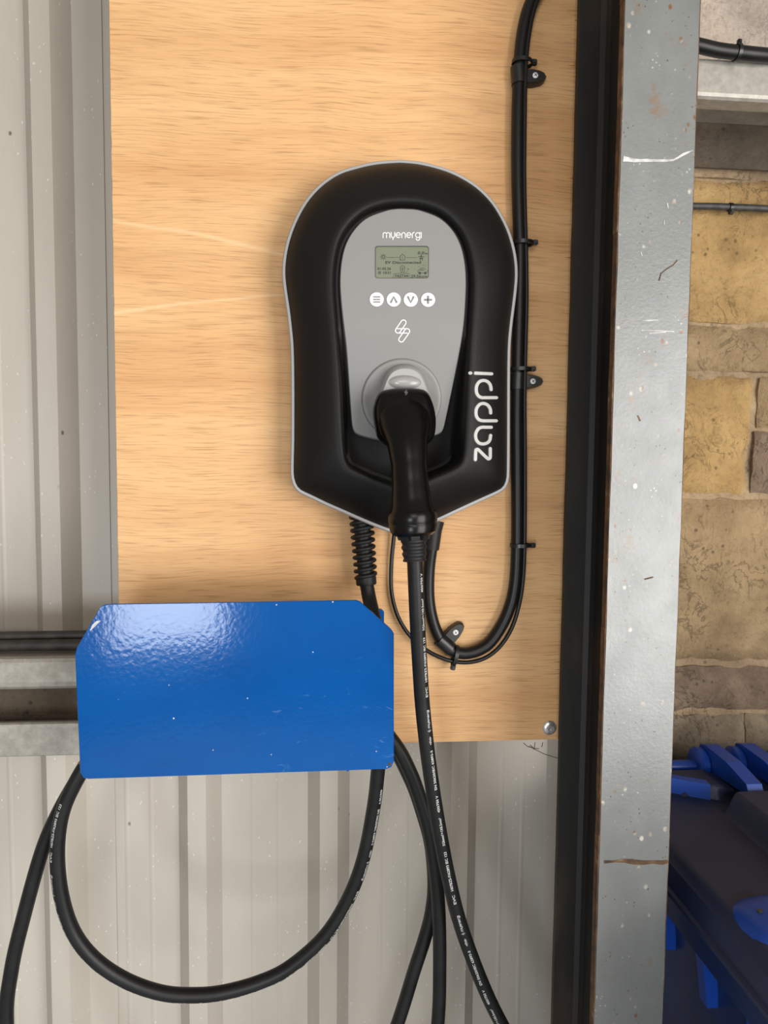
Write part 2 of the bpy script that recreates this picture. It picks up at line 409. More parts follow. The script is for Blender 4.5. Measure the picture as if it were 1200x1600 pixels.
# stone wall on the right
mort = MB().box(.405, 2.4, YST + .010, YST + .2, 0, 1.985).build('wall_right', M['mortar'])
tag(mort, 'rough ochre stone wall beyond the steel column', None, kind='structure')
def stone(x0, x1, z0, z1, mat, seed, proud=.0):
    nx = max(6, min(36, int((x1 - x0) / .009))); nz = max(5, min(30, int((z1 - z0) / .009))); rows = []
    for j in range(nz + 1):
        row = []
        for i in range(nx + 1):
            u, w = i / nx, j / nz; x = x0 + (x1 - x0) * u; z = z0 + (z1 - z0) * w
            e = min(u * (x1 - x0), (1 - u) * (x1 - x0), w * (z1 - z0), (1 - w) * (z1 - z0))
            n = noise.noise(Vector((x * 14 + seed, z * 14, seed * 1.7))) * .008 + noise.noise(Vector((x * 45, z * 45 + seed, 3))) * .0042 + noise.noise(Vector((x * 110, z * 110 + seed, 8))) * .0018
            y = YST - proud - n + .010 * (1 - smooth01(0, .014, e))
            jx = noise.noise(Vector((z * 30, seed, 1))) * .004 if i in (0, nx) else 0
            jz = noise.noise(Vector((x * 30, seed, 7))) * .004 if j in (0, nz) else 0
            row.append((x + jx, y, z + jz))
        rows.append(row)
    m = MB(); m.loops(rows, False, False, False)
    edge = rows[0] + [r[-1] for r in rows[1:]] + rows[-1][::-1][1:] + [r[0] for r in rows[::-1][1:-1]]
    m.loops([edge, [(p[0], YST + .03, p[2]) for p in edge]], False, False)
    return m.build('stone_block', mat, mort, True, 60)
rows = [(279, 503, [(None, 1345, 'stoneA')]), (509, 580, [(None, 1290, 'stoneB')]),
        (588, 771, [(None, 1174, 'stoneA')]), (780, 1034, [(None, 1300, 'stoneB')]),
        (1043, 1111, [(None, 1250, 'stoneC')]), (1119, 1187, [(None, 1166, 'stoneD'), (1170, 1290, 'stoneD')])]
XL, XR = .412, 2.38
for k, (v0, v1, bl) in enumerate(rows):
    z1, z0 = pt(1140, v0, YST).z, pt(1140, v1, YST).z; x = XL
    for (a, b, mt) in bl:
        xa = XL if a is None else pt(a, v0, YST).x; xb = pt(b, (v0 + v1) / 2, YST).x
        stone(xa, xb, z0, z1, M[mt], k * 3.1 + xb, 0.002 * (k % 2)); x = xb
    if k == 2:
        zz = pt(1190, 671, YST).z; xx = pt(1189, 600, YST).x
        stone(xx, xx + .34, zz + .004, z1, M['stoneB'], 11.3, .003); stone(xx - .006, xx + .27, z0, zz - .004, M['stoneC'], 14.9, .004); x = xx + .34
    i = 0
    while x < XR - .05:
        w = .22 + .2 * random.random(); xb = min(XR, x + w)
        stone(x + .012, xb, z0, z1, M[['stoneB', 'stoneA', 'stoneD'][(i + k) % 3]], 20 + k * 5 + i, .002); x = xb; i += 1
zt = pt(1140, 1197, YST).z; k = 0
while zt > .06:
    h = [.09, .2, .12, .17][k % 4]; z0 = max(.01, zt - h); x = XL; i = 0
    while x < XR - .05:
        w = .25 + .22 * random.random(); xb = min(XR, x + w)
        stone(x, xb - .012, z0, zt, M[['stoneD', 'stoneC', 'stoneB'][(i + k) % 3]], 60 + k * 7 + i); x = xb; i += 1
    zt = z0 - .012; k += 1
stone(XL, XR, pt(1140, 277, YST).z, pt(1140, 246, YST).z, M['mortar'], 91.0, .004)
# pale rendered panels above the right-hand rail
xe = pt(1109, 40, YST).x
for a, b, y in ((.405, xe - .0015, YST - .012), (xe + .0015, 2.4, YST)):
    MB().box(a, b, y, YST + .2, pt(1140, 164, 1.078).z, 2.6, .002).build('rendered_panel', M['render'], mort)

# rails
def profile_bar(name, prof, x0, x1, mat, th=.002, parent=None):
    "open section (y,z) extruded along x with sheet thickness"
    n = len(prof); P = [Vector(p) for p in prof]; Q = []
    for i in range(n):
        t = (P[min(n - 1, i + 1)] - P[max(0, i - 1)]).normalized(); Q.append(P[i] + Vector((t.y, -t.x)) * -th)
    sec = P + Q[::-1]
    return MB().loops([[(x, p.x, p.y) for p in sec] for x in (x0, x1)]).build(name, mat, parent)
zr = lambda v: pt(60, v, .90).z
rail = empty('cladding_rail', (-.66, .96, zr(1183))); tag(rail, 'galvanised sigma rail running behind the blue plate at left', 'rail')
for nm, pr, mt in (('upper_section', [(1.03, zr(1028)), (.908, zr(1028)), (.902, zr(1030)), (.90, zr(1035)), (.90, zr(1066)), (.901, zr(1073)), (.905, zr(1078)), (.925, zr(1080))], 'galv'),
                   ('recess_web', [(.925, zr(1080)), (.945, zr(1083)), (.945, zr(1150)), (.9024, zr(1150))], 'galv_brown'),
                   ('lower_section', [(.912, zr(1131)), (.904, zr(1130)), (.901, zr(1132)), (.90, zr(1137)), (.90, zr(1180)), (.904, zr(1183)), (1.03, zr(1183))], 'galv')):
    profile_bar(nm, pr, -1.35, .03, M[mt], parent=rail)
zq = lambda v: pt(1140, v, .90).z
prof = [(1.06, zq(91)), (.908, zq(91)), (.902, zq(93)), (.90, zq(97)), (.90, zq(146)), (.9015, zq(151)), (.905, zq(154)), (.928, zq(154.5))]
tag(profile_bar('cladding_rail', prof, .345, 2.4, M['galv']), 'galvanised rail at upper right carrying the black cable', 'rail')
b0, b1 = pt(1140, 263, 1.078).z, pt(1140, 166, 1.078).z
m = MB().box(.405, 2.4, 1.078, 1.083, b0, b1).box(.405, 2.4, 1.078, 1.112, b1 - .006, b1)
tag(m.build('steel_beam', M['galv_brown']), 'weathered brown channel beam under the right-hand galvanised rail', 'beam')

# ------------------------------------------------------------------ steel column (I section)
cx0, cx1 = .2985, .3765; YF, YK = .712, .848; ZC = 2.75
col = empty('steel_column', ((cx0 + cx1) / 2, (YF + YK) / 2, 0))
tag(col, 'grey painted steel I-section column with rust spots, right of the plywood', 'column')
def rough_edge_plate(x0, x1, y0, y1, amp, n=90):
    L = []
    for k in range(n + 1):
        z = ZC * k / n; a = noise.noise(Vector((z * 22, 3, x0))) * amp; b = noise.noise(Vector((z * 25, 9, x1))) * amp
        L.append([(x0 + a, y0, z), (x1 + b, y0, z), (x1 + b, y1, z), (x0 + a, y1, z)])
    return MB().loops(L)
rough_edge_plate(cx0, cx1, YF, YF + .0105, .0008).build('front_flange', M['colface'], col)
for x in (cx0 + .0004, cx1 - .0004):
    e = MB()
    for k in range(60):
        z0 = ZC * k / 60; z1 = ZC * (k + 1) / 60
        e.box(x - .0012 - .0006 * random.random(), x + .0012 + .0006 * random.random(), YF + .0006, YF + .0112, z0, z1)
    e.build('rusty_flange_edge', M['rust'], col)
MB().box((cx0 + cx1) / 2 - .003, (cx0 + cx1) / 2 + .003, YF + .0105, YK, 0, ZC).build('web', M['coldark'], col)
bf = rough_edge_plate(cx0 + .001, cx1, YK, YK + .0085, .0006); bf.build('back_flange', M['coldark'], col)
xm = (cx0 + cx1) / 2
for s in (-1, 1):
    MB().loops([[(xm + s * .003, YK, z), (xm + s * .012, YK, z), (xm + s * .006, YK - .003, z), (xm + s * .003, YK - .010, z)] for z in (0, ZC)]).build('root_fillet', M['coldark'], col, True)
def on_flange(P, w, mat, name, y=YF - .0004):
    m = MB()
    for path in P:
        V, Fc = stroke(path, w); m.add([pt(q.x, q.y, y) for q in V], Fc)
    return m.build(name, mat, col)
def ribbon_px(path, wid):
    V = []; n = len(path); Fc = []
    for i in range(n):
        a, b = Vector(path[max(0, i - 1)]), Vector(path[min(n - 1, i + 1)]); t = (b - a).normalized(); q = Vector((-t.y, t.x)) * wid[i] / 2
        V += [Vector(path[i]) + q, Vector(path[i]) - q]
    return V, [(2 * i, 2 * i + 2, 2 * i + 3, 2 * i + 1) for i in range(n - 1)]
V, Fc = ribbon_px([(974, 248), (982, 249), (990, 250.5), (1000, 251), (1012, 250.5), (1025, 251), (1040, 251), (1052, 250), (1060, 246), (1068, 241), (1076, 237.5), (1083, 235)], [9, 7, 6, 4.5, 5, 4, 4.5, 3, 3, 4, 3, 1])
MB().add([pt(q.x, q.y, YF - .0004) for q in V], Fc).build('white_scrape_mark', M['chalk'], col)
on_flange([[(1000, 501), (1028, 500)], [(1003, 516), (1053, 518)], [(1015, 521), (1040, 519)], [(1043, 318), (1044, 325)], [(1038, 345), (1038, 350)], [(1002, 395), (1003, 399)]], 1.6, M['chalk'], 'scratch')
V, Fc = ribbon_px([(944, 1347), (960, 1346), (975, 1345), (990, 1347), (1005, 1348), (1020, 1347), (1035, 1348), (1044, 1346)], [5, 3, 6, 8, 7, 5, 7, 5])
MB().add([pt(q.x, q.y, YF - .0004) for q in V], Fc).build('rust_streak', M['rust'], col)
on_flange([[(1030, 438), (1033, 427), (1042, 420), (1052, 414), (1058, 407)]], 1.8, M['rust'], 'scratch')
on_flange([[(997, 650), (1000, 657)], [(1008, 905), (1020, 902)]], 2.2, M['rust'], 'scratch')

# ------------------------------------------------------------------ plywood board
bx0, bx1, bz0, bz1 = -.2520, .3050, 1.1455, 2.75
board = empty('plywood_board', ((bx0 + bx1) / 2, YB + .009, bz0)); tag(board, 'upright plywood backboard with horizontal grain behind the charger', 'board')
L = []; nk = 330
for k in range(nk + 1):
    z = bz0 + (bz1 - bz0) * k / nk; a = noise.noise(Vector((z * 60, 1, 2))) * .0005
    b = noise.noise(Vector((z * 9, 4, 2))) * .0011 + max(0, noise.noise(Vector((z * 160, 8, 5))) - .15) * -.004
    L.append([(bx0 + a, YB, z), (bx1 + b, YB, z), (bx1 + b - .0004, YB + .018, z), (bx0 + a, YB + .018, z)])
MB().loops(L).build('panel', M['wood'], board)
MB().box(bx0 + .0006, bx1 - .004, YB + .0012, YB + .0172, bz0 - .0006, bz0 + .002).build('bottom_edge', M['ply_edge'], board)
MB().box(bx0 - .0006, bx0 + .002, YB + .0012, YB + .0172, bz0, bz1).build('side_edge', M['ply_edge'], board)
ch = MB()
for z in [pt(900, v, YB).z for v in (24, 32, 62, 65, 82, 84, 88, 95, 98, 100, 103, 106, 112, 120, 277, 279, 330, 403, 540, 668, 682, 936, 976, 1012, 1034, 1040, 1046, 1052, 1056, 1060)]:
    w = .003 + .010 * random.random() ** 2; h = .0004 + .0010 * random.random()
    ch.add([(bx1 - w, YB - .0002, z), (bx1 + .0002, YB - .0002, z - h), (bx1 + .0002, YB - .0002, z + h), (bx1 + .0002, YB + .003, z - h), (bx1 + .0002, YB + .003, z + h)], [(0, 1, 2), (1, 3, 4, 2), (0, 3, 1), (0, 2, 4)])
tag(ch.build('edge_splinters', M['chip'], board), None, None, kind='stuff')
# washer-head screw in the lower right corner
c = pt(858.5, 1137, YB)
sc = empty('washer_screw', c); tag(sc, 'zinc screw with domed washer in the lower right corner of the plywood', 'screw')
MB().lathe(c, (0, -1, 0), [(.0020, 0), (.0094, 0), (.0094, .0008), (.0088, .0014), (.0060, .0028), (.0052, .0030)], 28).build('washer', M['zinc'], sc, True)
MB().lathe(c, (0, -1, 0), [(.0053, .0026), (.0053, .0066), (.0046, .0074), (.0022, .0074)], 6).build('hex_head', M['zinc'], sc)
MB().lathe(c, (0, -1, 0), [(.0020, .0066), (.0020, .0078), (.0012, .0082)], 12).build('head_dimple', M['rim'], sc, True)
web = []
for a, b in (((818, 1161), (832, 1168)), ((826, 1166), (876, 1186)), ((836, 1160), (834, 1171)), ((848, 1160), (846, 1167)), ((828, 1164), (842, 1170))):
    web.append((pt(*a, .878) if a[1] > 1160 else pt(*a, .878), pt(*b, .864)))
m = MB()
for a, b in web: m.tube([a, a.lerp(b, .5) - Vector((0, 0, .002)), b], .00045, 5)
tag(m.build('cobweb', M['web']), 'dusty cobweb strands below the lower right corner of the plywood', 'cobweb')

# ------------------------------------------------------------------ EV charger
YR = .823                                      # front of the grey rim
outR = [(625.5, 248), (650, 250), (673, 254.5), (700, 262.5), (721, 272), (741, 284), (758, 298), (774, 316), (787, 337), (797, 358), (804, 380), (808.5, 402), (810.3, 425), (809, 450), (805.5, 480), (801.5, 512), (799, 545), (798.2, 600), (798, 680), (797.5, 735), (796, 752), (790, 764.5), (780, 771.5), (757, 782), (735, 792), (708, 804.5), (682, 816.5), (650, 829), (636, 833), (622, 834.5)]
outL = [(625.5, 248), (600, 249.5), (578, 252.5), (553, 258.5), (530, 266), (509, 278.5), (490, 295), (474, 315), (461, 338), (451, 362), (444, 387), (440.5, 410), (440, 432), (442.5, 455), (447, 485), (450.5, 515), (453, 545), (454, 600), (454, 680), (453, 735), (455, 752), (460, 763.5), (468, 771), (487, 780), (507.5, 790), (533, 801), (560, 813), (585, 823.5), (607, 831.5), (622, 834.5)]
recR = [(629, 319), (660, 322), (690, 333.5), (714, 356), (727.5, 382), (734, 412), (735.8, 440), (735, 468), (733, 500), (730, 545), (727, 600), (724, 660), (722.3, 700), (720.5, 715), (714.5, 725), (700, 733.5), (674, 744), (652, 754), (640, 758.5), (630, 760)]
recL = [(629, 319), (598, 322), (568, 333.5), (544, 356), (530.5, 382), (524.5, 412), (523, 440), (524, 468), (526.5, 500), (530, 545), (534, 600), (537, 660), (539.5, 700), (541.5, 716), (548.5, 727.5), (563, 735), (588, 746), (608, 753), (620, 758), (630, 760)]
fasR = [(629, 328), (645, 329), (659, 332), (686, 343), (706, 362), (718.5, 385), (725, 412), (727, 440), (726.3, 465), (724, 500), (719.5, 540), (713.5, 580), (707, 620), (701, 655), (698.5, 667), (694, 675), (680, 680.5), (655, 686.5), (624, 691)]
fasL = [(629, 328), (613, 329), (600, 332), (572, 343), (552, 362), (539, 385), (532.5, 412), (530.5, 440), (531.5, 465), (535, 500), (540, 540), (543.5, 580), (546.5, 620), (549.5, 655), (551.5, 667), (557, 676), (572, 681.5), (595, 686.5), (624, 691)]
OUT = loop_from_halves(outR, outL, YR); REC = loop_from_halves(recR, recL, .786); FAS = loop_from_halves(fasR, fasL, .796)
zb = pt(628, 512, .79).z; zlow = min(p.y for p in FAS)
def fas_y(z): return .790 + .030 * smooth01(0, 1, (zb - z) / (zb - zlow + .0) * .5) * 2 * .5 if z < zb else .790
def fas_y(z):
    t = max(0.0, (zb + .006 - z) / (zb + .006 - zlow)); return .790 + .030 * (t * t / (t + .12) * 1.12)
chg = empty('ev_charger', (.0868, YB, 1.4186)); tag(chg, 'black and grey wall-mounted vehicle charger with display screen on the plywood', 'charger')
def L3(loop, y): return [(p.x, y, p.y) for p in loop]
m = MB(); m.loops([L3(inset(OUT, .006), YB), L3(inset(OUT, .003), YB - .012), L3(OUT, YB - .028), L3(OUT, YR + .004), L3(inset(OUT, .0005), YR + .0014), L3(inset(OUT, .0016), YR), L3(inset(OUT, .0042), YR), L3(inset(OUT, .0050), YR + .0015), L3(inset(OUT, .012), YR + .002)], True, False)
m.build('back_housing', M['rim'], chg, True, 50)
A = inset(OUT, .0046)
prof = [(0, -.002), (.0, .0002), (.018, .0022), (.045, .0048), (.085, .0082), (.14, .0122), (.21, .0166), (.3, .0212), (.42, .0262), (.55, .0307), (.68, .0345), (.8, .0373), (.89, .0388), (.94, .0384), (.975, .0366), (.993, .0335), (1.0, .030)]
Ls = [[(a.x + (b.x - a.x) * s, YR - h, a.y + (b.y - a.y) * s) for a, b in zip(A, REC)] for s, h in prof]
I1, I2, I3 = inset(REC, .0008), inset(REC, .0022), inset(REC, .006)
deep = lambda z: fas_y(z) + .006 + .010 * smooth01(zb, zlow, z)
Ls.append([(p.x, (YR - .030) * .5 + .5 * deep(p.y), p.y) for p in I1]); Ls.append([(p.x, deep(p.y) - .002, p.y) for p in I2]); Ls.append([(p.x, deep(p.y), p.y) for p in I3])
cover = MB(); cover.loops(Ls, False, False); cover.build('front_cover', M['cover'], chg, True, 60)
bvh = BVHTree.FromPolygons([tuple(p) for p in cover.v], cover.f)
def bounds(loop, z):
    xs = []
    for i in range(len(loop)):
        a, b = loop[i], loop[(i + 1) % len(loop)]
        if (a.y - z) * (b.y - z) <= 0 and abs(a.y - b.y) > 1e-9: xs.append(a.x + (b.x - a.x) * (z - a.y) / (b.y - a.y))
    return min(xs), max(xs)
def grid_fill(loop, yfun, nr=70, nc=20, eps=.00025):
    z0 = min(p.y for p in loop) + eps; z1 = max(p.y for p in loop) - eps; R = []
    for j in range(nr + 1):
        t = .5 - .5 * math.cos(PI * j / nr); z = z0 + (z1 - z0) * t; a, b = bounds(loop, z)
        R.append([(a + (b - a) * i / nc, yfun(z), z) for i in range(nc + 1)])
    return R
m = MB(); m.loops(grid_fill(inset(REC, .004), deep), False, False, False); m.build('recess_floor', M['cover'], chg, True)
m = MB(); FR = grid_fill(inset(FAS, .0012), fas_y); m.loops(FR, False, False, False)
edge = FR[0] + [r[-1] for r in FR[1:-1]] + FR[-1][::-1] + [r[0] for r in FR[-2:0:-1]]
ed2 = []
cxm = .0868
for p in edge:
    q = Vector((p[0], p[2])); d = Vector((q.x - cxm, q.y - 1.66)).normalized(); ed2.append((q.x + d.x * .0012, p[1] + .0012, q.y + d.y * .0012))
m.loops([edge, ed2, [(p[0], p[1] + .012, p[2]) for p in ed2]], False, False)
fas = m.build('fascia', M['fascia'], chg, True, 50)
YP = .790
def flat(items, Y, mat, name, parent, thick=0):
    m = MB()
    for V, Fc in items:
        if thick:
            n = len(V); m.add([pt(q.x, q.y, Y) for q in V], Fc); m.add([pt(q.x, q.y, Y) + Vector((0, thick, 0)) for q in V], Fc)
            from collections import Counter
            E = Counter(); D = {}
            for f in Fc:
                for a, b in zip(f, f[1:] + f[:1] if isinstance(f, list) else list(f[1:]) + [f[0]]):
                    k = (min(a, b), max(a, b)); E[k] += 1; D[k] = (a, b)
            o = len(m.v) - 2 * n
            for k, cnt in E.items():
                if cnt == 1: a, b = D[k]; m.f.append([o + a, o + b, o + n + b, o + n + a])
        else: m.add([pt(q.x, q.y, Y) for q in V], Fc)
    return m.build(name, mat, parent)
def px_text(body, u, v, h, width=None):
    "lettering in picture-sized units, left end and baseline at (u,v), capital height h"
    V, Fc, w = text2(body, 1.0); s = h / .70; sx = s if width is None else width / w
    return [Vector((u + q.x * sx, v - q.y * s)) for q in V], Fc
# brand lettering above the screen, drawn with strokes
def glyph(ch):
    if ch == 'm': return [[(0, 0), (0, .62)] + arc(.36, .62, .36, 180, 0) + [(.72, 0)], [(.72, .62)] + arc(1.08, .62, .36, 180, 0)[1:] + [(1.44, 0)]], 1.44
    if ch == 'y': return [[(0, 1), (0, .42)] + arc(.38, .42, .38, 180, 360) + [(.76, 1)], [(.38, .05), (.38, -.36)]], .76
    if ch == 'e': return [arc(.44, .5, .46, 0, 310, 22), [(.0, .5), (.88, .5)]], .88
    if ch == 'n': return [[(0, 0), (0, .6)] + arc(.38, .6, .38, 180, 0) + [(.76, 0)]], .76
    if ch == 'r': return [[(0, 0), (0, .6)] + arc(.4, .6, .4, 180, 85)], .42
    if ch == 'g': return [arc(.44, .5, .46, 0, 360, 24), [(.9, 1), (.9, -.05)] + arc(.48, -.05, .42, 0, -165, 12)], .9
    if ch == 'i': return [[(0, 0), (0, 1)]], 0
def word(s, u, v, h, sx, w):
    out = []; x = 0
    for c in s:
        P, adv = glyph(c)
        for p in P: out.append(stroke([(u + (x + a) * h * sx, v - b * h) for a, b in p], w))
        x += adv + .30
    return out
flat(word('myenergi', 598.5, 371.5, 8.3, .885, 1.25), YP - .0003, M['white'], 'brand_lettering', fas)
# screen
def rrect(u0, v0, u1, v1, r, n=6):
    P = []
    for cx, cy, a in ((u1 - r, v0 + r, -90), (u1 - r, v1 - r, 0), (u0 + r, v1 - r, 90), (u0 + r, v0 + r, 180)): P += arc(cx, cy, r, a, a + 90, n)
    return P
scr = flat([poly2(rrect(585.8, 384, 670.3, 435, 4.5))], YP - .0003, M['lcd_bezel'], 'screen', fas)
tag(scr, 'small grey-green display screen', None)
flat([poly2(rrect(587.3, 386.2, 669, 434, 3.6))], YP - .0006, M['lcd'], 'display_glass', scr)
it = []
it += [stroke(arc(599, 401.3, 2.0, 0, 360, 16), .7)]
for k in range(8):
    a = k * PI / 4; it.append(stroke([(599 + 3.1 * math.cos(a), 401.3 + 3.1 * math.sin(a)), (599 + 4.6 * math.cos(a), 401.3 + 4.6 * math.sin(a))], .8, cap=2))
it += [stroke([(604, 402.2), (624, 402.2)], .45), stroke([(634, 402.4), (652, 402.6)], .4)]
it += [stroke([(625.2, 406.3), (625.2, 400.2), (629, 397), (632.8, 400.2), (632.8, 406.3), (625.2, 406.3)], .7), stroke([(629, 400.5), (628.2, 403), (630, 403), (629, 405.5)], .4)]
it += [stroke([(658.3, 398), (656.2, 407)], .7), stroke([(658.3, 398), (660.4, 407)], .7), stroke([(654.3, 400.6), (662.3, 400.6)], .6), stroke([(655, 403.4), (661.6, 403.4)], .6), stroke([(656.6, 405.5), (660.2, 403.6)], .4), stroke([(654.3, 400.6), (654.3, 402)], .5), stroke([(662.3, 400.6), (662.3, 402)], .5)]
it += [px_text('0.0', 652.6, 397.3, 4.4, 10.5), px_text('kw', 664, 397.3, 2.8, 4.8)]
it += [px_text('EV Disconnected', 601.8, 412, 4.2, 56)]
it += [px_text('01.05.26', 589.8, 421.6, 3.9, 21), px_text('10:31', 598, 428, 3.9, 12.5), stroke(arc(593, 426.2, 1.9, 0, 360, 14), .7), stroke([(593, 425), (593, 426.3), (594, 426.3)], .5)]
it += [stroke([(626.4, 425.4), (625.4, 419)] + arc(629, 418.6, 3.6, 180, 360, 12) + [(631.6, 425.4), (626.4, 425.4)], .6), stroke([(629, 424), (629, 420.5)], .7), stroke(arc(629, 419.3, 1.3, 0, 360, 10), .5)]
it += [stroke([(632.5, 425.6), (635, 425.4), (637.2, 423.8)], .35), poly2([(637.2, 419), (638.8, 420.4), (637.2, 421.8)])]
it += [stroke([(614.4, 434), (615.4, 427.4), (639, 427.4), (640, 434)], .5), px_text('FAST', 617.2, 433.4, 4.3, 13.5), poly2([(631.6, 429.2), (634.8, 431.3), (631.6, 433.4)]), poly2([(635.2, 429.2), (638.4, 431.3), (635.2, 433.4)])]
it += [px_text('29.56', 642, 433.6, 4.3, 16), px_text('kWh', 659, 433.6, 2.8, 9.3)]
it += [disc2((655.9, 426.6), 1.9, 14), disc2((664.6, 426.6), 1.9, 14), stroke([(658, 426.6), (662.4, 426.6)], .7), stroke([(653.6, 426), (652.8, 423.4), (654.8, 421.6)], .6), stroke([(667, 426), (668.6, 424.6), (668.4, 422)], .6)]
for a, b in (((655, 421.5), (658, 419)), ((658.6, 418.6), (662, 418.6)), ((662.6, 419), (665, 421)), ((655.5, 422.5), (663, 422.2)), ((656, 415.5), (654.6, 417)), ((660, 415), (663.5, 414.6)), ((657, 420.5), (662, 421))): it.append(stroke([a, b], .5))
flat(it, YP - .0009, M['lcd_ink'], 'display_readout', scr)
# buttons
sym = [[[(-4.6, -4), (4.6, -4)], [(-4.6, 0), (4.6, 0)], [(-4.6, 4), (4.6, 4)]], [[(-4.2, 4), (0, -4.2), (4.2, 4)]], [[(-4.2, -4), (0, 4.4), (4.2, -4)]], [[(-5, 0), (5, 0)], [(0, -5), (0, 5)]]]
lab = ['round white button with three bars', 'round white button with up arrow', 'round white button with down arrow', 'round white button with plus sign']
for (u, v), P, w, lb in zip(((588.6, 467.8), (615.2, 468), (641.8, 468.2), (668.8, 468.4)), sym, (2.2, 3.4, 3.4, 3.4), lab):
    b = flat([disc2((u, v), 11, 32)], YP - .0010, M['white'], 'button', fas, .0012); b['label'] = lb
    flat([stroke([(u + x, v + y) for x, y in p], w) for p in P], YP - .0013, M['symbol'], 'button_symbol', b)
def capsule(a, b, r, n=8):
    a, b = Vector(a), Vector(b); t = (b - a).normalized(); a0 = math.degrees(math.atan2(t.y, t.x))
    return arc(b.x, b.y, r, a0 - 90, a0 + 90, n) + arc(a.x, a.y, r, a0 + 90, a0 + 270, n)
def bolt(cx, cy, s):
    T = lambda p: ((p[0] - 502) / 7.27 * s + cx, (p[1] - 1288) / 7.27 * s + cy)
    return [[T(p) for p in capsule((515, 1193), (452, 1284), 29)], [T(p) for p in capsule((556, 1292), (490, 1386), 29)], [T(p) for p in [(445, 1263), (560, 1263)]], [T(p) for p in [(445, 1313), (560, 1313)]]]
def bolt_strokes(cx, cy, s, w):
    B = bolt(cx, cy, s); return [stroke(B[0], w, True), stroke(B[1], w, True), stroke(B[2], w), stroke(B[3], w)]
def surf_y(u, v):
    Y = .79
    for _ in range(6): Y = fas_y(pt(u, v, Y).z)
    return Y
m = MB()
for V, Fc in bolt_strokes(628.7, 517, 1.0, 1.5): m.add([pt(q.x, q.y, surf_y(q.x, q.y) - .0004) for q in V], Fc)
m.build('bolt_emblem', M['white'], fas)
# big raised lettering on the cover
def lz(P): return [(720 + x / 9.41, 560 + y / 9.41) for x, y in P]
Lt = [('z', [lz([(210, 1487), (212, 1420), (215, 1362), (222, 1343), (240, 1338), (258, 1348), (320, 1408), (382, 1466), (402, 1477), (419, 1469), (426, 1450), (427, 1390), (427, 1325)])]),
      ('a', [lz([(442, 1013), (370, 1013), (305, 1013), (255, 1035), (222, 1085), (212, 1140), (225, 1200), (265, 1245), (325, 1258), (385, 1240), (420, 1200), (432, 1132)])]),
      ('p', [lz([(433, 803), (425, 740), (385, 685), (325, 663), (270, 680), (230, 730), (218, 790), (225, 850), (255, 895), (300, 915), (345, 918), (430, 918), (515, 918)])]),
      ('p', [lz([(440, 460), (428, 395), (390, 345), (330, 325), (270, 343), (234, 392), (222, 450), (229, 510), (257, 555), (302, 577), (347, 578), (435, 578), (518, 578)])]),
      ('i', [lz([(212, 218), (330, 223), (448, 228)])])]
def on_cover(u, v):
    d = ray(u, v).normalized(); h = bvh.ray_cast(EYE, d); return (h[0], h[1] if h[1].y < 0 else -h[1])
def raised(items, h, mat, name):
    m = MB()
    for V, Fc in items:
        H = [on_cover(q.x, q.y) for q in V]; n = len(V); o = len(m.v)
        m.add([p + nn * h for p, nn in H], Fc); m.add([p - nn * .0005 for p, nn in H], [])
        E = {}
        for f in Fc:
            f = list(f)
            for a, b in zip(f, f[1:] + f[:1]):
                k = (min(a, b), max(a, b)); E[k] = None if k in E else (a, b)
        for k, ab in E.items():
            if ab: m.f.append([o + ab[0], o + ab[1], o + n + ab[1], o + n + ab[0]])
    return m.build(name, mat, chg)
for ch, paths in Lt:
    its = [stroke([tuple(q) for q in catmull(p, 5)], 4.7, cap=5) for p in paths]
    if ch == 'i': its.append(disc2((720 + 140 / 9.41, 560 + 217 / 9.41), 2.7, 18))
    raised([stroke([tuple(q) for q in catmull(p, 5)], 6.4, cap=5) for p in paths], .0001, M['lcd_bezel'], 'letter_groove')
    o = raised(its, .0009, M['letter'], 'raised_letter'); o['label'] = 'raised silver letter ' + ch
# plug holster
hc = pt(627.5, 624, surf_y(627.5, 624)); dz = .01
nrm = Vector((0, -1, -(fas_y(hc.z - dz) - fas_y(hc.z + dz)) / (2 * dz))).normalized()
MB().lathe(hc, nrm, [(.0465, -.004), (.0465, .0006), (.0455, .0022), (.0435, .0030), (.0410, .0022), (.030, .0012), (.02, .001)], 56).build('holster_ring', M['fascia'], chg, True, 60)
cr = [(632, 568), (645, 570), (656, 576.5), (663, 587), (669, 602), (675, 620), (679, 642), (677, 668), (660, 690), (632, 697), (604, 690), (588, 668), (585, 642), (589, 620), (595, 602), (601, 587), (608, 576.5), (619, 570)]
cw = [Vector(xz(u, v, .792)) for u, v in cr]; cw = [Vector((p.x, p.y)) for p in catmull(cw, 4, True)]
cc = Vector(xz(632, 640, .792))
def scl(P, c, s, dzz=0): return [Vector((c.x + (p.x - c.x) * s, c.y + (p.y - c.y) * s + dzz)) for p in P]
m = MB(); m.loops([[(p.x, fas_y(p.y) + .003, p.y) for p in cw], [(p.x, fas_y(p.y) - .003, p.y) for p in cw], [(p.x, .7865, p.y) for p in scl(cw, cc, .90)], [(p.x, .7850, p.y) for p in scl(cw, cc, .87)], [(p.x, .7850, p.y) for p in scl(cw, cc, .5)]])
m.build('holster_collar', M['rim'], chg, True, 40)
lc = pt(632.5, 597.5, .7850); m = MB()
m.loops([[(lc.x + .0172 * s * math.cos(2 * PI * k / 40), lc.y - h, lc.z + .0074 * s * math.sin(2 * PI * k / 40)) for k in range(40)] for s, h in ((1.0, 0), (1.0, .0006), (.93, .0012), (.8, .0024), (.6, .0034), (.3, .0040), (.05, .0041))])
lens = m.build('indicator_lens', M['lens'], chg, True, 60)
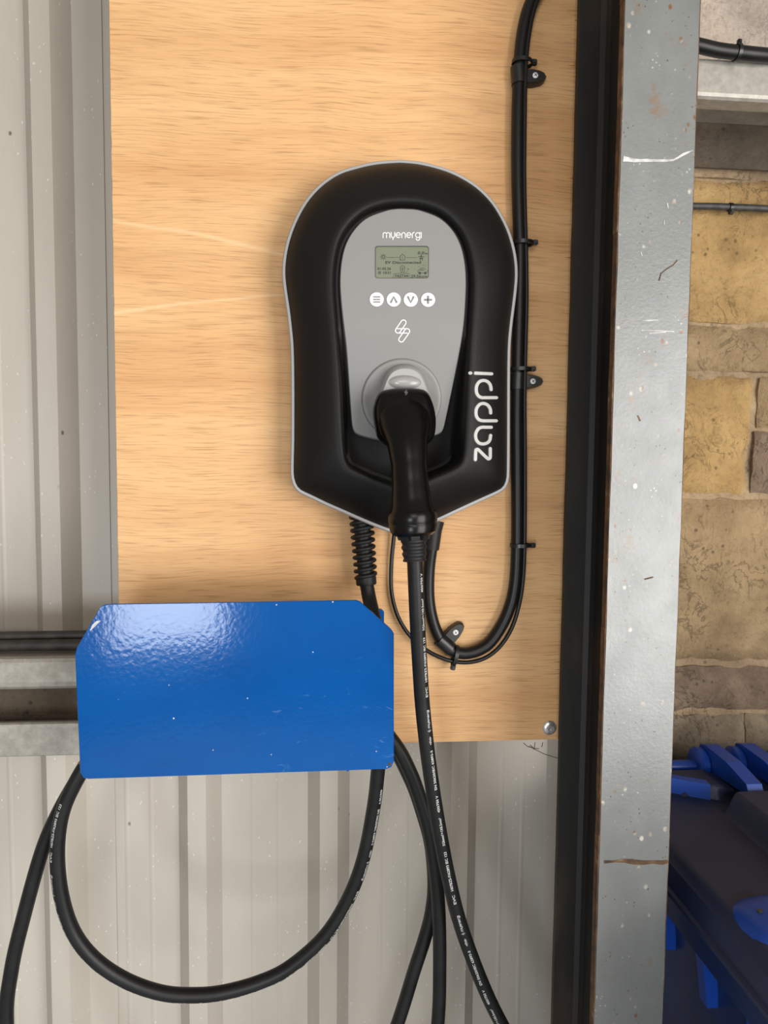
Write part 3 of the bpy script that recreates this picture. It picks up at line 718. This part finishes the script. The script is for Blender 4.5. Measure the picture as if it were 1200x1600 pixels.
m = MB(); m.loops([[(lc.x + .0172 * s * math.cos(2 * PI * k / 40), lc.y - h, lc.z + .0074 * s * math.sin(2 * PI * k / 40)) for k in range(40)] for s, h in ((1.07, -.0002), (1.07, .0005), (1.0, .0005))], False, False); m.build('lens_gasket', M['symbol'], lens, True)
# cable entry gland bush under the housing
gb = pt(676, 828, .851); MB().tube([gb + Vector((.003, 0, .012)), gb + Vector((.0, 0, 0)), pt(673, 858, .852)], [.0115, .0115, .0105], 18).build('entry_sleeve', M['rubber'], chg, True)

# ------------------------------------------------------------------ charging cable and plug
cab = empty('charging_cable', pt(360, 1549, .83)); tag(cab, 'thick black charging cable looped behind the blue plate, plug parked in charger', 'cable')
PATH = [(572, 908, .836), (577, 935, .830), (583, 962, .815), (590, 1000, .797), (596, 1060, .790), (598, 1130, .790), (591, 1200, .800), (584, 1260, .812), (568, 1340, .822), (544, 1404, .828), (507, 1463, .831), (453, 1511, .832), (405, 1535, .831), (347, 1551, .829), (299, 1555, .827), (251, 1551, .825), (197, 1532, .822), (149, 1500, .819), (115, 1457, .816), (96, 1400, .813), (89.5, 1335, .811), (96, 1276, .810), (115, 1228, .810), (150, 1172, .812), (205, 1108, .815), (285, 1056, .815), (375, 1036, .815), (470, 1050, .815), (560, 1100, .815), (614, 1158, .814), (640, 1204, .814), (657, 1250, .815), (671, 1300, .815), (681, 1367, .816), (686, 1433, .817), (687, 1517, .818), (684, 1600, .819), (668, 1740, .822), (610, 1880, .826), (470, 1985, .83), (270, 1990, .834), (110, 1880, .838), (28, 1730, .840), (10, 1600, .840), (18, 1515, .840), (36, 1436, .840), (64, 1335, .839), (88, 1276, .838), (124, 1212, .838), (170, 1150, .838), (240, 1085, .838), (330, 1048, .838), (430, 1050, .838), (530, 1085, .839), (600, 1145, .840), (640, 1215, .841), (660, 1270, .841), (673, 1320, .842), (678, 1380, .842), (674, 1425, .842), (664, 1465, .842), (647, 1517, .842), (621, 1600, .842), (570, 1740, .84), (545, 1900, .838), (590, 2040, .835), (720, 2090, .83), (840, 2000, .82), (868, 1850, .81), (842, 1715, .802), (805, 1640, .797), (767, 1567, .791), (739, 1500, .787), (716, 1433, .783), (700, 1367, .778), (687, 1300, .772), (676, 1233, .766), (667, 1167, .760), (660, 1100, .754), (656, 1040, .748), (652.5, 978, .742), (650, 920, .737), (648, 870, .733), (647, 852, .7315)]
CP = catmull([pt(*p) for p in PATH], 9); CR = .0085
MB().tube(CP, CR, 16).build('cable_sheath', M['sheath'], cab, True, 60)
SL = [0.0]
for a, b in zip(CP, CP[1:]): SL.append(SL[-1] + (b - a).length)
import bisect
def at_s(s):
    i = min(len(SL) - 2, max(0, bisect.bisect_right(SL, s) - 1)); t = (s - SL[i]) / (SL[i + 1] - SL[i])
    ta = (CP[min(len(CP) - 1, i + 1)] - CP[max(0, i - 1)]).normalized(); tb = (CP[min(len(CP) - 1, i + 2)] - CP[i]).normalized()
    return CP[i].lerp(CP[i + 1], t), ta.lerp(tb, t).normalized()
def s_near(u, v, lo, hi):
    best = None
    for i, p in enumerate(CP):
        if lo <= i / 9 <= hi:
            c = ROT.transposed() @ (p - EYE); uu, vv = 600 - F * c.x / c.z, 800 + F * c.y / c.z; d = (uu - u) ** 2 + (vv - v) ** 2
            if best is None or d < best[0]: best = (d, SL[i])
    return best[1]
PRINT = [('EVC', 0.0, .0125), ('H07BZ5-F/62893 IEC 123', .018, .052), ('5G6mm\u00b2+1X0.5mm\u00b2', .078, .036), ('450/750 V', .121, .021), ('EN 50620/IEC 62893-3', .149, .049), ('<FH>', .205, .010)]
PER = .262
def wrap(V, Fc, s0, phi, m, r=CR + .00022):
    out = []
    for q in V:
        s = s0 + q.x; p, t = at_s(s); c = Vector((0, -1, 0)); c = (c - t * c.dot(t)).normalized(); b = c.cross(t)
        a = phi(s) + q.y / CR; out.append(p + (c * math.cos(a) + b * math.sin(a)) * r)
    m.add(out, Fc)
def print_run(s_evc, s_lo, s_hi, phi):
    k0 = int(math.floor((s_lo - s_evc) / PER)); k1 = int(math.ceil((s_hi - s_evc) / PER))
    for k in range(k0, k1 + 1):
        base = s_evc + k * PER; m = MB(); h = .0029
        for body, off, wd in PRINT:
            V, Fc, w = text2(body, 1.0)
            if base + off < s_lo or base + off + wd > s_hi: continue
            wrap([Vector((q.x * wd / w, (q.y - .35) * h / .7)) for q in V], Fc, base + off, phi, m)
        if base + .222 > s_lo and base + .248 < s_hi:
            for V, Fc in bolt_strokes(0, 0, .12, .22): wrap([Vector((q.x * .001, -q.y * .001)) for q in V], Fc, base + .222, phi, m)
            for V, Fc in word('myenergi', 0, 0, 1.0, 1.0, .2): wrap([Vector((q.x * .0026, -q.y * .0022 - .0010)) for q in V], Fc, base + .2255, phi, m)
        if m.v: m.build('printed_marking', M['print'], cab)
sA = s_near(85, 1340, 15, 23); sB0 = s_near(590, 1215, 5, 9); sB1 = s_near(125, 1210, 20, 24)
print_run(sA, sB0, sB1, lambda s: .72 - .34 * smooth01(sA - .05, sA + .06, s))
nP = len(PATH); sC = s_near(668, 1086, nP - 20, nP); sLo = s_near(800, 1630, nP - 20, nP); sHi = SL[-1] - .003
print_run(sC, sLo, sHi, lambda s: .35 - .35 * smooth01(sLo, sLo + .2, s) - .70 * smooth01(sC - .32, sC + .10, s))
# spiral strain relief where the cable leaves the charger
g0, g1 = pt(564.5, 806, .842), pt(572, 906, .836); ax = (g1 - g0).normalized()
n0 = ax.orthogonal().normalized(); b0_ = ax.cross(n0); turns = 9.5; hx = []
for k in range(int(turns * 24) + 1):
    t = k / (turns * 24); a = 2 * PI * turns * t; r = .0128 - .0012 * t; hx.append(g0.lerp(g1, t) + (n0 * math.cos(a) + b0_ * math.sin(a)) * r)
sr = MB().tube(hx, .0026, 8).build('spiral_strain_relief', M['rubber'], cab, True, 60)
MB().tube([g0, g0.lerp(g1, .5), g1], [.0104, .0098, .0092], 18).build('relief_core', M['rubber'], sr, True)
MB().lathe(g1, ax, [(.008, -.006), (.0118, -.006), (.0125, -.004), (.0125, .004), (.0118, .006), (.008, .006)], 26).build('relief_end_ring', M['rubber'], sr, True)
# plug
hd = [(638, 606), (659, 608), (669, 614), (675, 626), (679, 640), (681.2, 658), (679, 680), (670, 693), (655, 700), (633, 703), (610, 699), (598, 690), (590.5, 682), (586, 665), (583.5, 645), (586, 628), (593, 613.5), (606, 608.5), (620, 606.5)]
hw = [Vector(xz(u, v, .772)) for u, v in hd]; hw = catmull(hw, 4, True); hc2 = Vector(xz(632, 655, .772))
m = MB(); m.loops([[(p.x, y, p.y) for p in scl(hw, hc2, s, d)] for y, s, d in ((.8045, .93, 0), (.792, .985, 0), (.7835, 1.0, 0), (.773, 1.0, 0), (.769, .985, -.0002), (.7635, .94, -.001), (.759, .86, -.003), (.7555, .76, -.0055), (.7535, .62, -.009), (.7525, .4, -.012), (.7525, .1, -.013))])
ph = m.build('plug_head', M['plug'], cab, True, 50)
m = MB()
def head_y(u, v):
    d = ray(u, v).normalized(); h = hb.ray_cast(EYE, d); return h[0]
hb = BVHTree.FromPolygons([v.co + ph.location + cab.location for v in ph.data.vertices], [list(p.vertices) for p in ph.data.polygons])
ok = True
for V, Fc in bolt_strokes(634.5, 613.5, .22, .5):
    H = [head_y(q.x, q.y) for q in V]
    if all(h is not None for h in H): m.add([h + Vector((0, -.0004, .0002)) for h in H], Fc)
if m.v: m.build('plug_emblem', M['symbol'], ph)
gp = [(631, 640, .776), (632, 655, .766), (634, 672, .757), (636.5, 695, .748), (639, 725, .7415), (641, 755, .737), (643, 785, .7335), (644, 803, .732)]
GP = catmull([pt(*p) for p in gp], 6); GW = [(.031, .022), (.0305, .0225), (.0270, .0215), (.0218, .0195), (.0192, .018), (.0196, .0182), (.0212, .0200), (.0246, .0235)]
GR = []
for i in range(len(GP)):
    t = i / 6; k = min(len(GW) - 2, int(t)); f = t - k; GR.append(tuple(GW[k][j] * (1 - f) + GW[k + 1][j] * f for j in (0, 1)))
MB().tube(GP, GR, 28, flat=(1, 0, 0)).build('plug_grip', M['plug'], cab, True, 60)
e0 = pt(644, 800, .7322); e1 = pt(646, 838, .7318); ax = (e1 - e0).normalized()
pc = MB().lathe(e0, ax, [(.018, -.002), (.0250, -.001), (.0262, .002), (.0264, .010), (.0256, .0115), (.0256, .0125), (.0262, .014), (.0246, .021), (.0205, .0245), (.0170, .0245), (.0165, .012), (.012, .012)], 12).build('plug_end_nut', M['plug'], cab, True, 35)
c0 = e0 + ax * .018
m = MB(); N = ax.orthogonal().normalized(); B = ax.cross(N)
for k in range(8):
    a = 2 * PI * k / 8; d = N * math.cos(a) + B * math.sin(a); q = ax.cross(d)
    Ls = [[c0 + ax * h + d * (r + dr) + q * w for dr, w in ((-.002, -.0045), (.002, -.0045), (.002, .0045), (-.002, .0045))] for h, r in ((-.006, .0160), (.008, .0150), (.011, .0142))]
    m.loops(Ls)
m.build('gland_fingers', M['rubber'], pc)
boot = []
for k in range(41):
    t = k / 40; r = .0142 - .0022 * t + .0007 * math.cos(t * 2 * PI * 5); boot.append((r, .016 + .036 * t))
MB().lathe(e0, ax, [(.009, .016)] + boot + [(.0086, .0525)], 28).build('cable_boot', M['rubber'], cab, True, 50)

# ------------------------------------------------------------------ blue cable hanger
YP1 = .765
def plate(y0, y1, D=0.0):
    P = [xz(u, v, YP1) for u, v in ((163, 945), (172, 944), (556, 938), (563, 940.5), (611, 983), (615.5, 990), (615.5, 1190), (611.5, 1199), (604, 1202), (138, 1217.5), (130, 1216), (125, 1207), (117, 1023), (119.5, 1013), (156, 949))]
    P = [Vector(p) for p in P]; return P
hang = empty('cable_hanger', (-.096, YB, 1.157)); tag(hang, 'blue painted steel cable hanger with chamfered front plate on plywood', 'cable hanger')
P = plate(0, 0); m = MB(); Q = inset(P, .0006)
m.loops([[(q.x, YP1, q.y) for q in Q], [(p.x, YP1 + .0008, p.y) for p in P], [(p.x, YP1 + .0030, p.y) for p in P]]); m.build('front_plate', M['blue'], hang)
bz = pt(590, 952, YB - .004).z; bxr = pt(600, 970, YB - .004).x
MB().extrude_xz([Vector(q) for q in ((-.215, bz), (bxr - .003, bz), (bxr, bz - .003), (bxr, bz - .12), (bxr - .003, bz - .123), (-.215, bz - .123))], YB - .0042, YB - .0002).build('back_plate', M['blue'], hang)
hx0 = pt(375, 1180, .82); L1 = []
for yy in (YP1 + .003, YB - .0042):
    outer = [(hx0.x + .128 * math.cos(a), yy, hx0.z + .088 * math.sin(a)) for a in [PI * k / 24 for k in range(25)]]
    inner = [(hx0.x + .125 * math.cos(a), yy, hx0.z + .085 * math.sin(a)) for a in [PI * k / 24 for k in range(24, -1, -1)]]
    L1.append(outer + inner)
MB().loops(L1).build('curved_saddle', M['blue'], hang, True, 40)
for u, v, r in ((124, 1192, 2.2), (609, 1194, 2.6), (432, 945, 1.2), (424, 1179, 1.0), (333, 1172, 1.0), (520, 940.5, 1.2), (588, 1174, 1.0)):
    V, Fc = disc2((u, v), r, 9); MB().add([pt(q.x, q.y, YP1 - .0002) for q in V], Fc).build('paint_chip', M['rust'] if r > 2 else M['chalk'], hang)
V, Fc = ribbon_px([(141, 985), (146, 978), (152, 972), (157, 970)], [1, 5, 4, 1]); MB().add([pt(q.x, q.y, YP1 - .0002) for q in V], Fc).build('bare_metal_scrape', M['chalk'], hang)

# ------------------------------------------------------------------ supply cable, data cable, clips and ties
SP = [(676, 838, .851), (674, 858, .852), (670, 893, .855), (670, 936, .857), (677, 973, .857), (690, 1002, .857), (707, 1017, .857), (732, 1020.5, .857), (761, 1008, .857), (783, 979, .857), (798, 944, .857), (805, 907, .857), (807.5, 859, .857), (808, 808, .857), (807.5, 720, .857), (807, 650, .857), (808.5, 560, .857), (811, 470, .857), (812, 400, .857), (810, 330, .857), (808.5, 270, .857), (808.5, 206, .857), (810, 140, .857), (812.5, 90, .857), (818, 45, .857), (828, 8, .857), (846, -22, .857), (870, -45, .855)]
sp = tag(MB().tube(catmull([pt(*p) for p in SP], 8), .0076, 16).build('supply_cable', M['pvc'], None, True, 60), 'black supply cable curving up the right side of the plywood', 'cable')
DP = [(617, 826, .858), (615, 842, .860), (611.5, 880, .861), (611.5, 922, .861), (619, 956, .860), (632, 982, .858), (648, 1001, .856), (668, 1017, .854), (690, 1028, .852), (712, 1034, .852), (735, 1034.5, .852), (760, 1027, .852), (783, 1008, .852), (801, 978, .852), (812, 940, .852), (817.5, 900, .852), (819.5, 850, .852), (820, 780, .852), (820, 700, .852), (819.5, 620, .852), (821, 540, .852), (822.5, 470, .852), (822, 400, .852), (820, 330, .852), (819, 270, .852), (819.5, 206, .851), (820.5, 140, .850), (822.5, 90, .850), (828, 45, .850), (837, 8, .850), (852, -22, .850)]
tag(MB().tube(catmull([pt(*p) for p in DP], 8), .0026, 10).build('data_cable', M['pvc'], None, True, 60), 'thin black data cable tied along the supply cable', 'cable')

def clip(u, v, tu, tv, lu, lv, label, lug=.026):
    "P-clip: strap hugging the cable, lug with a cross-head screw"
    c = pt(u, v, .857); t = (pt(u + tu, v + tv, .857) - c).normalized(); l = (pt(u + lu, v + lv, .857) - c).normalized()
    f = Vector((0, -1, 0)); o = empty('cable_clip', Vector((c.x, YB, c.z))); tag(o, label, 'cable clip', 'cable clips on the supply cable')
    Ls = []
    for k in range(25):
        a = -PI * .55 + PI * 1.6 * k / 24; d = l * -math.sin(a) + f * math.cos(a) if False else (f * math.cos(a - .45) - l * math.sin(a - .45))
        Ls.append([c + d * r + t * w for r, w in ((.0078, -.010), (.0094, -.010), (.0094, .010), (.0078, .010))])
    m = MB(); m.loops(Ls); m.build('strap', M['nylon'], o, True, 40)
    base = c + l * .0085; base.y = YB
    m = MB(); Ls = []
    shape = [(-.004, .0085), (.010, .0085), (.016, .0072), (lug - .006, .0062), (lug - .002, .0040), (lug, .0)]
    P = [(a, b) for a, b in shape] + [(a, -b) for a, b in shape[::-1][1:]]
    for y, s in ((YB, 1.0), (YB - .010, 1.0), (YB - .0125, .86)):
        mid = lug / 2 - .002; Ls.append([Vector((base.x, y, base.z)) + l * (mid + (a - mid) * s) + t * b * s for a, b in P])
    m.loops(Ls); m.build('lug', M['nylon'], o, True, 40)
    q = Vector((base.x, YB - .0125, base.z)) + l * (lug * .44)
    s = MB().lathe(q, (0, -1, 0), [(.0034, 0), (.0034, .0006), (.0026, .0013), (.0008, .0016)], 18).build('screw', M['white'], o, True)
    m = MB()
    for k in (.6, .6 + PI / 2):
        d = Vector((math.cos(k), 0, math.sin(k))); e = Vector((-d.z, 0, d.x)); z0 = q + Vector((0, -.0017, 0))
        m.add([z0 + d * .0022 + e * .0004, z0 + d * .0022 - e * .0004, z0 - d * .0022 - e * .0004, z0 - d * .0022 + e * .0004], [(0, 1, 2, 3)])
    m.build('cross_slot', M['lcd_bezel'], s)
    return o
clip(810.5, 119, -3, -40, 30, 0, 'black cable clip near the top of the supply cable')
clip(808, 596, 2, -40, 30, 0, 'black cable clip beside the raised lettering of the charger', .025)
clip(695, 1006, 24, 21, 20, -22, 'black cable clip at the lower bend of the supply cable', .026)
def tie(u, v, tu, tv, hu, hv, label, group, rad=(.0125, .0098), Y=.856, hs=.0035):
    "zip tie: flat band round the cables, ratchet head and cut tail"
    c = pt(u, v, Y); t = (pt(u + tu, v + tv, Y) - c).normalized(); l = (pt(u + hu, v + hv, Y) - c).normalized(); l = (l - t * l.dot(t)).normalized(); f = l.cross(t)
    if f.y > 0: f = -f
    o = empty('cable_tie', c); tag(o, label, 'cable tie', group); n = 28; Ls = []
    for r in (0, .0012):
        for w in ((-.0022, .0022) if r == 0 else (.0022, -.0022)):
            Ls.append([c + l * (rad[0] + r) * math.cos(2 * PI * k / n) + f * (rad[1] + r) * math.sin(2 * PI * k / n) + t * w for k in range(n)])
    m = MB(); m.loops(Ls + [Ls[0]], False, False); m.build('band', M['nylon'], o, True, 40)
    hcn = c + l * (rad[0] + .0022) + f * .003; bm = bmesh.new(); bmesh.ops.create_cube(bm, size=1)
    bmesh.ops.bevel(bm, geom=bm.edges[:], offset=.14, segments=2, affect='EDGES')
    R = Matrix((l, f, t)).transposed().to_4x4(); Mx = Matrix.Translation(hcn) @ R @ Matrix.Diagonal((hs * 1.9, hs * 1.6, hs * 1.75, 1))
    MB().bm(bm, Mx).build('ratchet_head', M['nylon'], o, True, 40)
    bm = bmesh.new(); bmesh.ops.create_cube(bm, size=1); Mx = Matrix.Translation(hcn + f * (hs * .9)) @ R @ Matrix.Diagonal((hs * .9, .002, hs * 1.0, 1)); MB().bm(bm, Mx).build('cut_tail', M['nylon'], o)
GT = 'cable ties along the supply cable'
tie(816, 98, 2, -30, 30, -8, 'black cable tie just above the topmost cable clip', GT, (.0115, .0098))
tie(816.5, 380, 0, -30, 30, -3, 'black cable tie beside the upper right curve of the charger', GT)
tie(813.5, 577, 0, -30, 30, -3, 'black cable tie directly above the middle cable clip', GT)
tie(813.5, 852, 0, -30, 30, -2, 'black cable tie level with the charging plug end', GT)
tie(711, 1024, 30, 6, -5, 30, 'black cable tie with head pointing down at the lower bend', GT, (.0125, .0098))

# cables on the rails and the stone wall
rc = [(1040, 64, .885), (1070, 67, .885), (1092, 71.5, .885), (1120, 78, .887), (1150, 82, .888), (1200, 87, .89), ]
tag(MB().tube(catmull([pt(*p) for p in rc] + [Vector((x, .915, zq(91) + .0112)) for x in (.72, .95, 1.3, 1.8, 2.35)], 6), .0088, 16).build('thick_cable', M['pvc'], None, True), 'thick black cable lying on the upper right rail', 'cable')
tie(1152, 82, 30, 3, 2, -30, 'black cable tie on the thick cable above the right rail', 'cable ties right of the column', (.0092, .0092), .888, .003)
rc = [(1030, 321, 1.083), (1080, 322, 1.083), (1120, 322.5, 1.083), (1140, 323.5, 1.083), (1200, 326, 1.083), (1300, 332, 1.083), (1420, 338, 1.083), (1800, 357, 1.083), (2300, 382, 1.083)]
tag(MB().tube(catmull([pt(*p) for p in rc], 6), .0052, 12).build('thin_wall_cable', plain('grey_black_cable', (.035, .033, .032), .55, var=.5, vscale=90), None, True), 'thin dusty black cable crossing the ochre stone block', 'cable')
tie(1141, 324, 30, 2, -3, 30, 'black cable tie on the thin cable crossing the stone wall', 'cable ties right of the column', (.0058, .0058), 1.083, .004)
rz = zr(1028)
for k, (dy, r, dzv) in enumerate(((.925, .0075, 0), (.946, .0062, 0), (.934, .0055, .0125))):
    P = [(x, dy + .002 * math.sin(x * 9 + k), rz + r + .0022 + dzv + .0012 * abs(math.sin(x * 7 + k * 2))) for x in [-1.3 + .04 * j for j in range(33)]]
    tag(MB().tube(P, r, 12).build('rail_cable', plain('dusty_black_cable', (.028, .024, .020), .6, var=.5, vscale=60), None, True), ['foremost dark cable lying on the left-hand rail', 'rear dark cable lying on the left-hand rail', 'topmost dark cable lying over the two others on left rail'][k], 'cable', 'cables on the left-hand rail')

# ------------------------------------------------------------------ wheeled bin
BX0, BX1, BY0, BY1, ZL = .412, 1.30, .28, .957, 1.040
wb = empty('wheeled_bin', ((BX0 + BX1) / 2, (BY0 + BY1) / 2, 0)); tag(wb, 'large blue plastic wheeled bin with dusty lid beside the stone wall', 'bin')
XPAN, YPAN = .530, .858                      # foot of the raised middle panel
def ybr(x): return .928 - .55 * (min(x, .545) - .497)
def lid_z(x, y):
    z = ZL
    z -= .012 * (1 - smooth01(0, .016, x - BX0)) ** 1.5 + .030 * (1 - smooth01(0, .036, BX1 - x)) ** 1.5 + .03 * (1 - smooth01(0, .05, y - BY0)) ** 1.5
    pan = smooth01(XPAN - .001, XPAN + .020, x) * smooth01(XPAN - .001, XPAN + .02, BX0 + BX1 - x) * (1 - smooth01(YPAN + .004, YPAN + .012, y)) * smooth01(BY0 + .08, BY0 + .1, y)
    rear = smooth01(ybr(x) - .003, ybr(x) + .003, y) * smooth01(BX0 + .01, BX0 + .03, x)
    return z + max(.030 * pan, .018 * rear * (1 - smooth01(XPAN + .02, XPAN + .04, x) * .35))
xs = sorted(set([BX0 + (BX1 - BX0) * k / 60 for k in range(61)] + [BX0 + .036 * k / 10 for k in range(11)] + [XPAN - .003 + .026 * k / 10 for k in range(11)] + [XPAN + .02 * k / 3 for k in range(9)]))
ys = sorted(set([BY0 + (BY1 - BY0) * k / 40 for k in range(41)] + [YPAN - .02 + .075 * k / 40 for k in range(41)]))
rowsL = [[(x, y, lid_z(x, y)) for x in xs] for y in ys]
m = MB(); m.loops(rowsL, False, False, False)
edge = rowsL[0] + [r[-1] for r in rowsL[1:-1]] + rowsL[-1][::-1] + [r[0] for r in rowsL[-2:0:-1]]
def push(p, d, z): return (p[0] + (d if p[0] > 1.29 else -d if p[0] < .415 else 0), p[1] + (d if p[1] > .95 else -d if p[1] < .29 else 0), z)
m.loops([edge, [push(p, .004, p[2] - .012) for p in edge], [push(p, .004, ZL - .036) for p in edge], [push(p, .008, ZL - .038) for p in edge], [push(p, .008, ZL - .043) for p in edge], [push(p, -.01, ZL - .043) for p in edge]], False, False)
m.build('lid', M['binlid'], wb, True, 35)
# step faces of the lid that keep their bright blue colour
xa, xb_ = BX0 + .03, XPAN + .004
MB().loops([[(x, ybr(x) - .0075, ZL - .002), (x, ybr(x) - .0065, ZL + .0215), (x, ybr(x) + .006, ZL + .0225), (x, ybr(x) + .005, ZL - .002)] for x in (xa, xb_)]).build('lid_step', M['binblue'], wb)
# body with rim, tapered walls and side ribs
def ringb(i, z): return [(BX0 + i, BY0 + i, z), (BX1 - i, BY0 + i, z), (BX1 - i, BY1 - i, z), (BX0 + i, BY1 - i, z)]
m = MB(); m.loops([ringb(.026, ZL - .046), ringb(.018, ZL - .050), ringb(.018, ZL - .062), ringb(.012, ZL - .066), ringb(.014, ZL - .096), ringb(.034, ZL - .100), ringb(.038, ZL - .14), ringb(.07, .16), ringb(.08, .13)])
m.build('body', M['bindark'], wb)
for y in (.44, .54, .637, .735, .832):
    m = MB(); m.loops([[(BX0 + .018 + d, y - .008, z), (BX0 + .018 + d, y + .008, z), (BX0 + .05 + d, y + .008, z), (BX0 + .05 + d, y - .008, z)] for d, z in ((0, ZL - .098), (.008, ZL - .158))]); m.build('side_rib', M['binblue'], wb)
# rear hinge rod and arms
rod_y, rod_z = BY1 + .030, ZL + .010
MB().tube([(BX0 + .01, rod_y, rod_z), (BX1 - .01, rod_y, rod_z)], .0095, 14).build('hinge_rod', M['binblue'], wb, True)
def arm(u, v):
    p = ptz(u, v, ZL + .042); x = p.x; prof = [(rod_y + .012, rod_z - .012), (rod_y + .016, rod_z + .010), (rod_y + .010, rod_z + .030), (rod_y - .004, rod_z + .034), (BY1 - .03, ZL + .042), (YPAN + .02, ZL + .032), (YPAN + .012, ZL + .018), (BY1 - .01, ZL + .012), (BY1 + .005, ZL - .01)]
    m = MB(); m.loops([[(xx, y, z) for y, z in prof] for xx in (x - .011, x + .011)])
    o = m.build('hinge_arm', M['binblue'], wb)
    MB().lathe((x - .012, rod_y, rod_z + .004), (-1, 0, 0), [(.024, 0), (.024, .010), (.020, .013)], 24).build('hinge_knuckle', M['binblue'], o, True, 40)
arm(1110, 1164); arm(1162, 1160)
# grip lug on the lid's side
lg = ptz(1194, 1455, ZL - .010)
bm = bmesh.new(); bmesh.ops.create_uvsphere(bm, u_segments=24, v_segments=14, radius=1)
for v in bm.verts:
    c = v.co; v.co = Vector((math.copysign(abs(c.x) ** .7, c.x), math.copysign(abs(c.y) ** .6, c.y), math.copysign(abs(c.z) ** .8, c.z)))
lug = MB().bm(bm, Matrix.Translation(lg + Vector((.008, -.004, .002))) @ Matrix.Rotation(-.2, 4, 'Y') @ Matrix.Diagonal((.036, .042, .020, 1))).build('lid_grip', M['binblue'], wb, True, 80)
hp = lg + Vector((-.004, .002, .0206)); MB().lathe(hp, (0, 0, 1), [(.0028, -.004), (.0028, .0006), (.002, .0006)], 12).build('grip_hole', M['lcd_bezel'], lug)
for k in range(4):
    x, y = (BX0 + .14 if k % 2 else BX1 - .14), (BY0 + .14 if k < 2 else BY1 - .14)
    w = MB().lathe((x - .02, y, .08), (1, 0, 0), [(.02, 0), (.07, 0), (.08, .008), (.08, .032), (.07, .04), (.02, .04)], 28).build('wheel', M['rubber'], wb, True, 40)
    MB().box(x - .03, x + .03, y - .03, y + .03, .09, .15).build('wheel_fork', M['galv'], wb)

for o in S.objects:
    if '_o' in o: del o['_o']
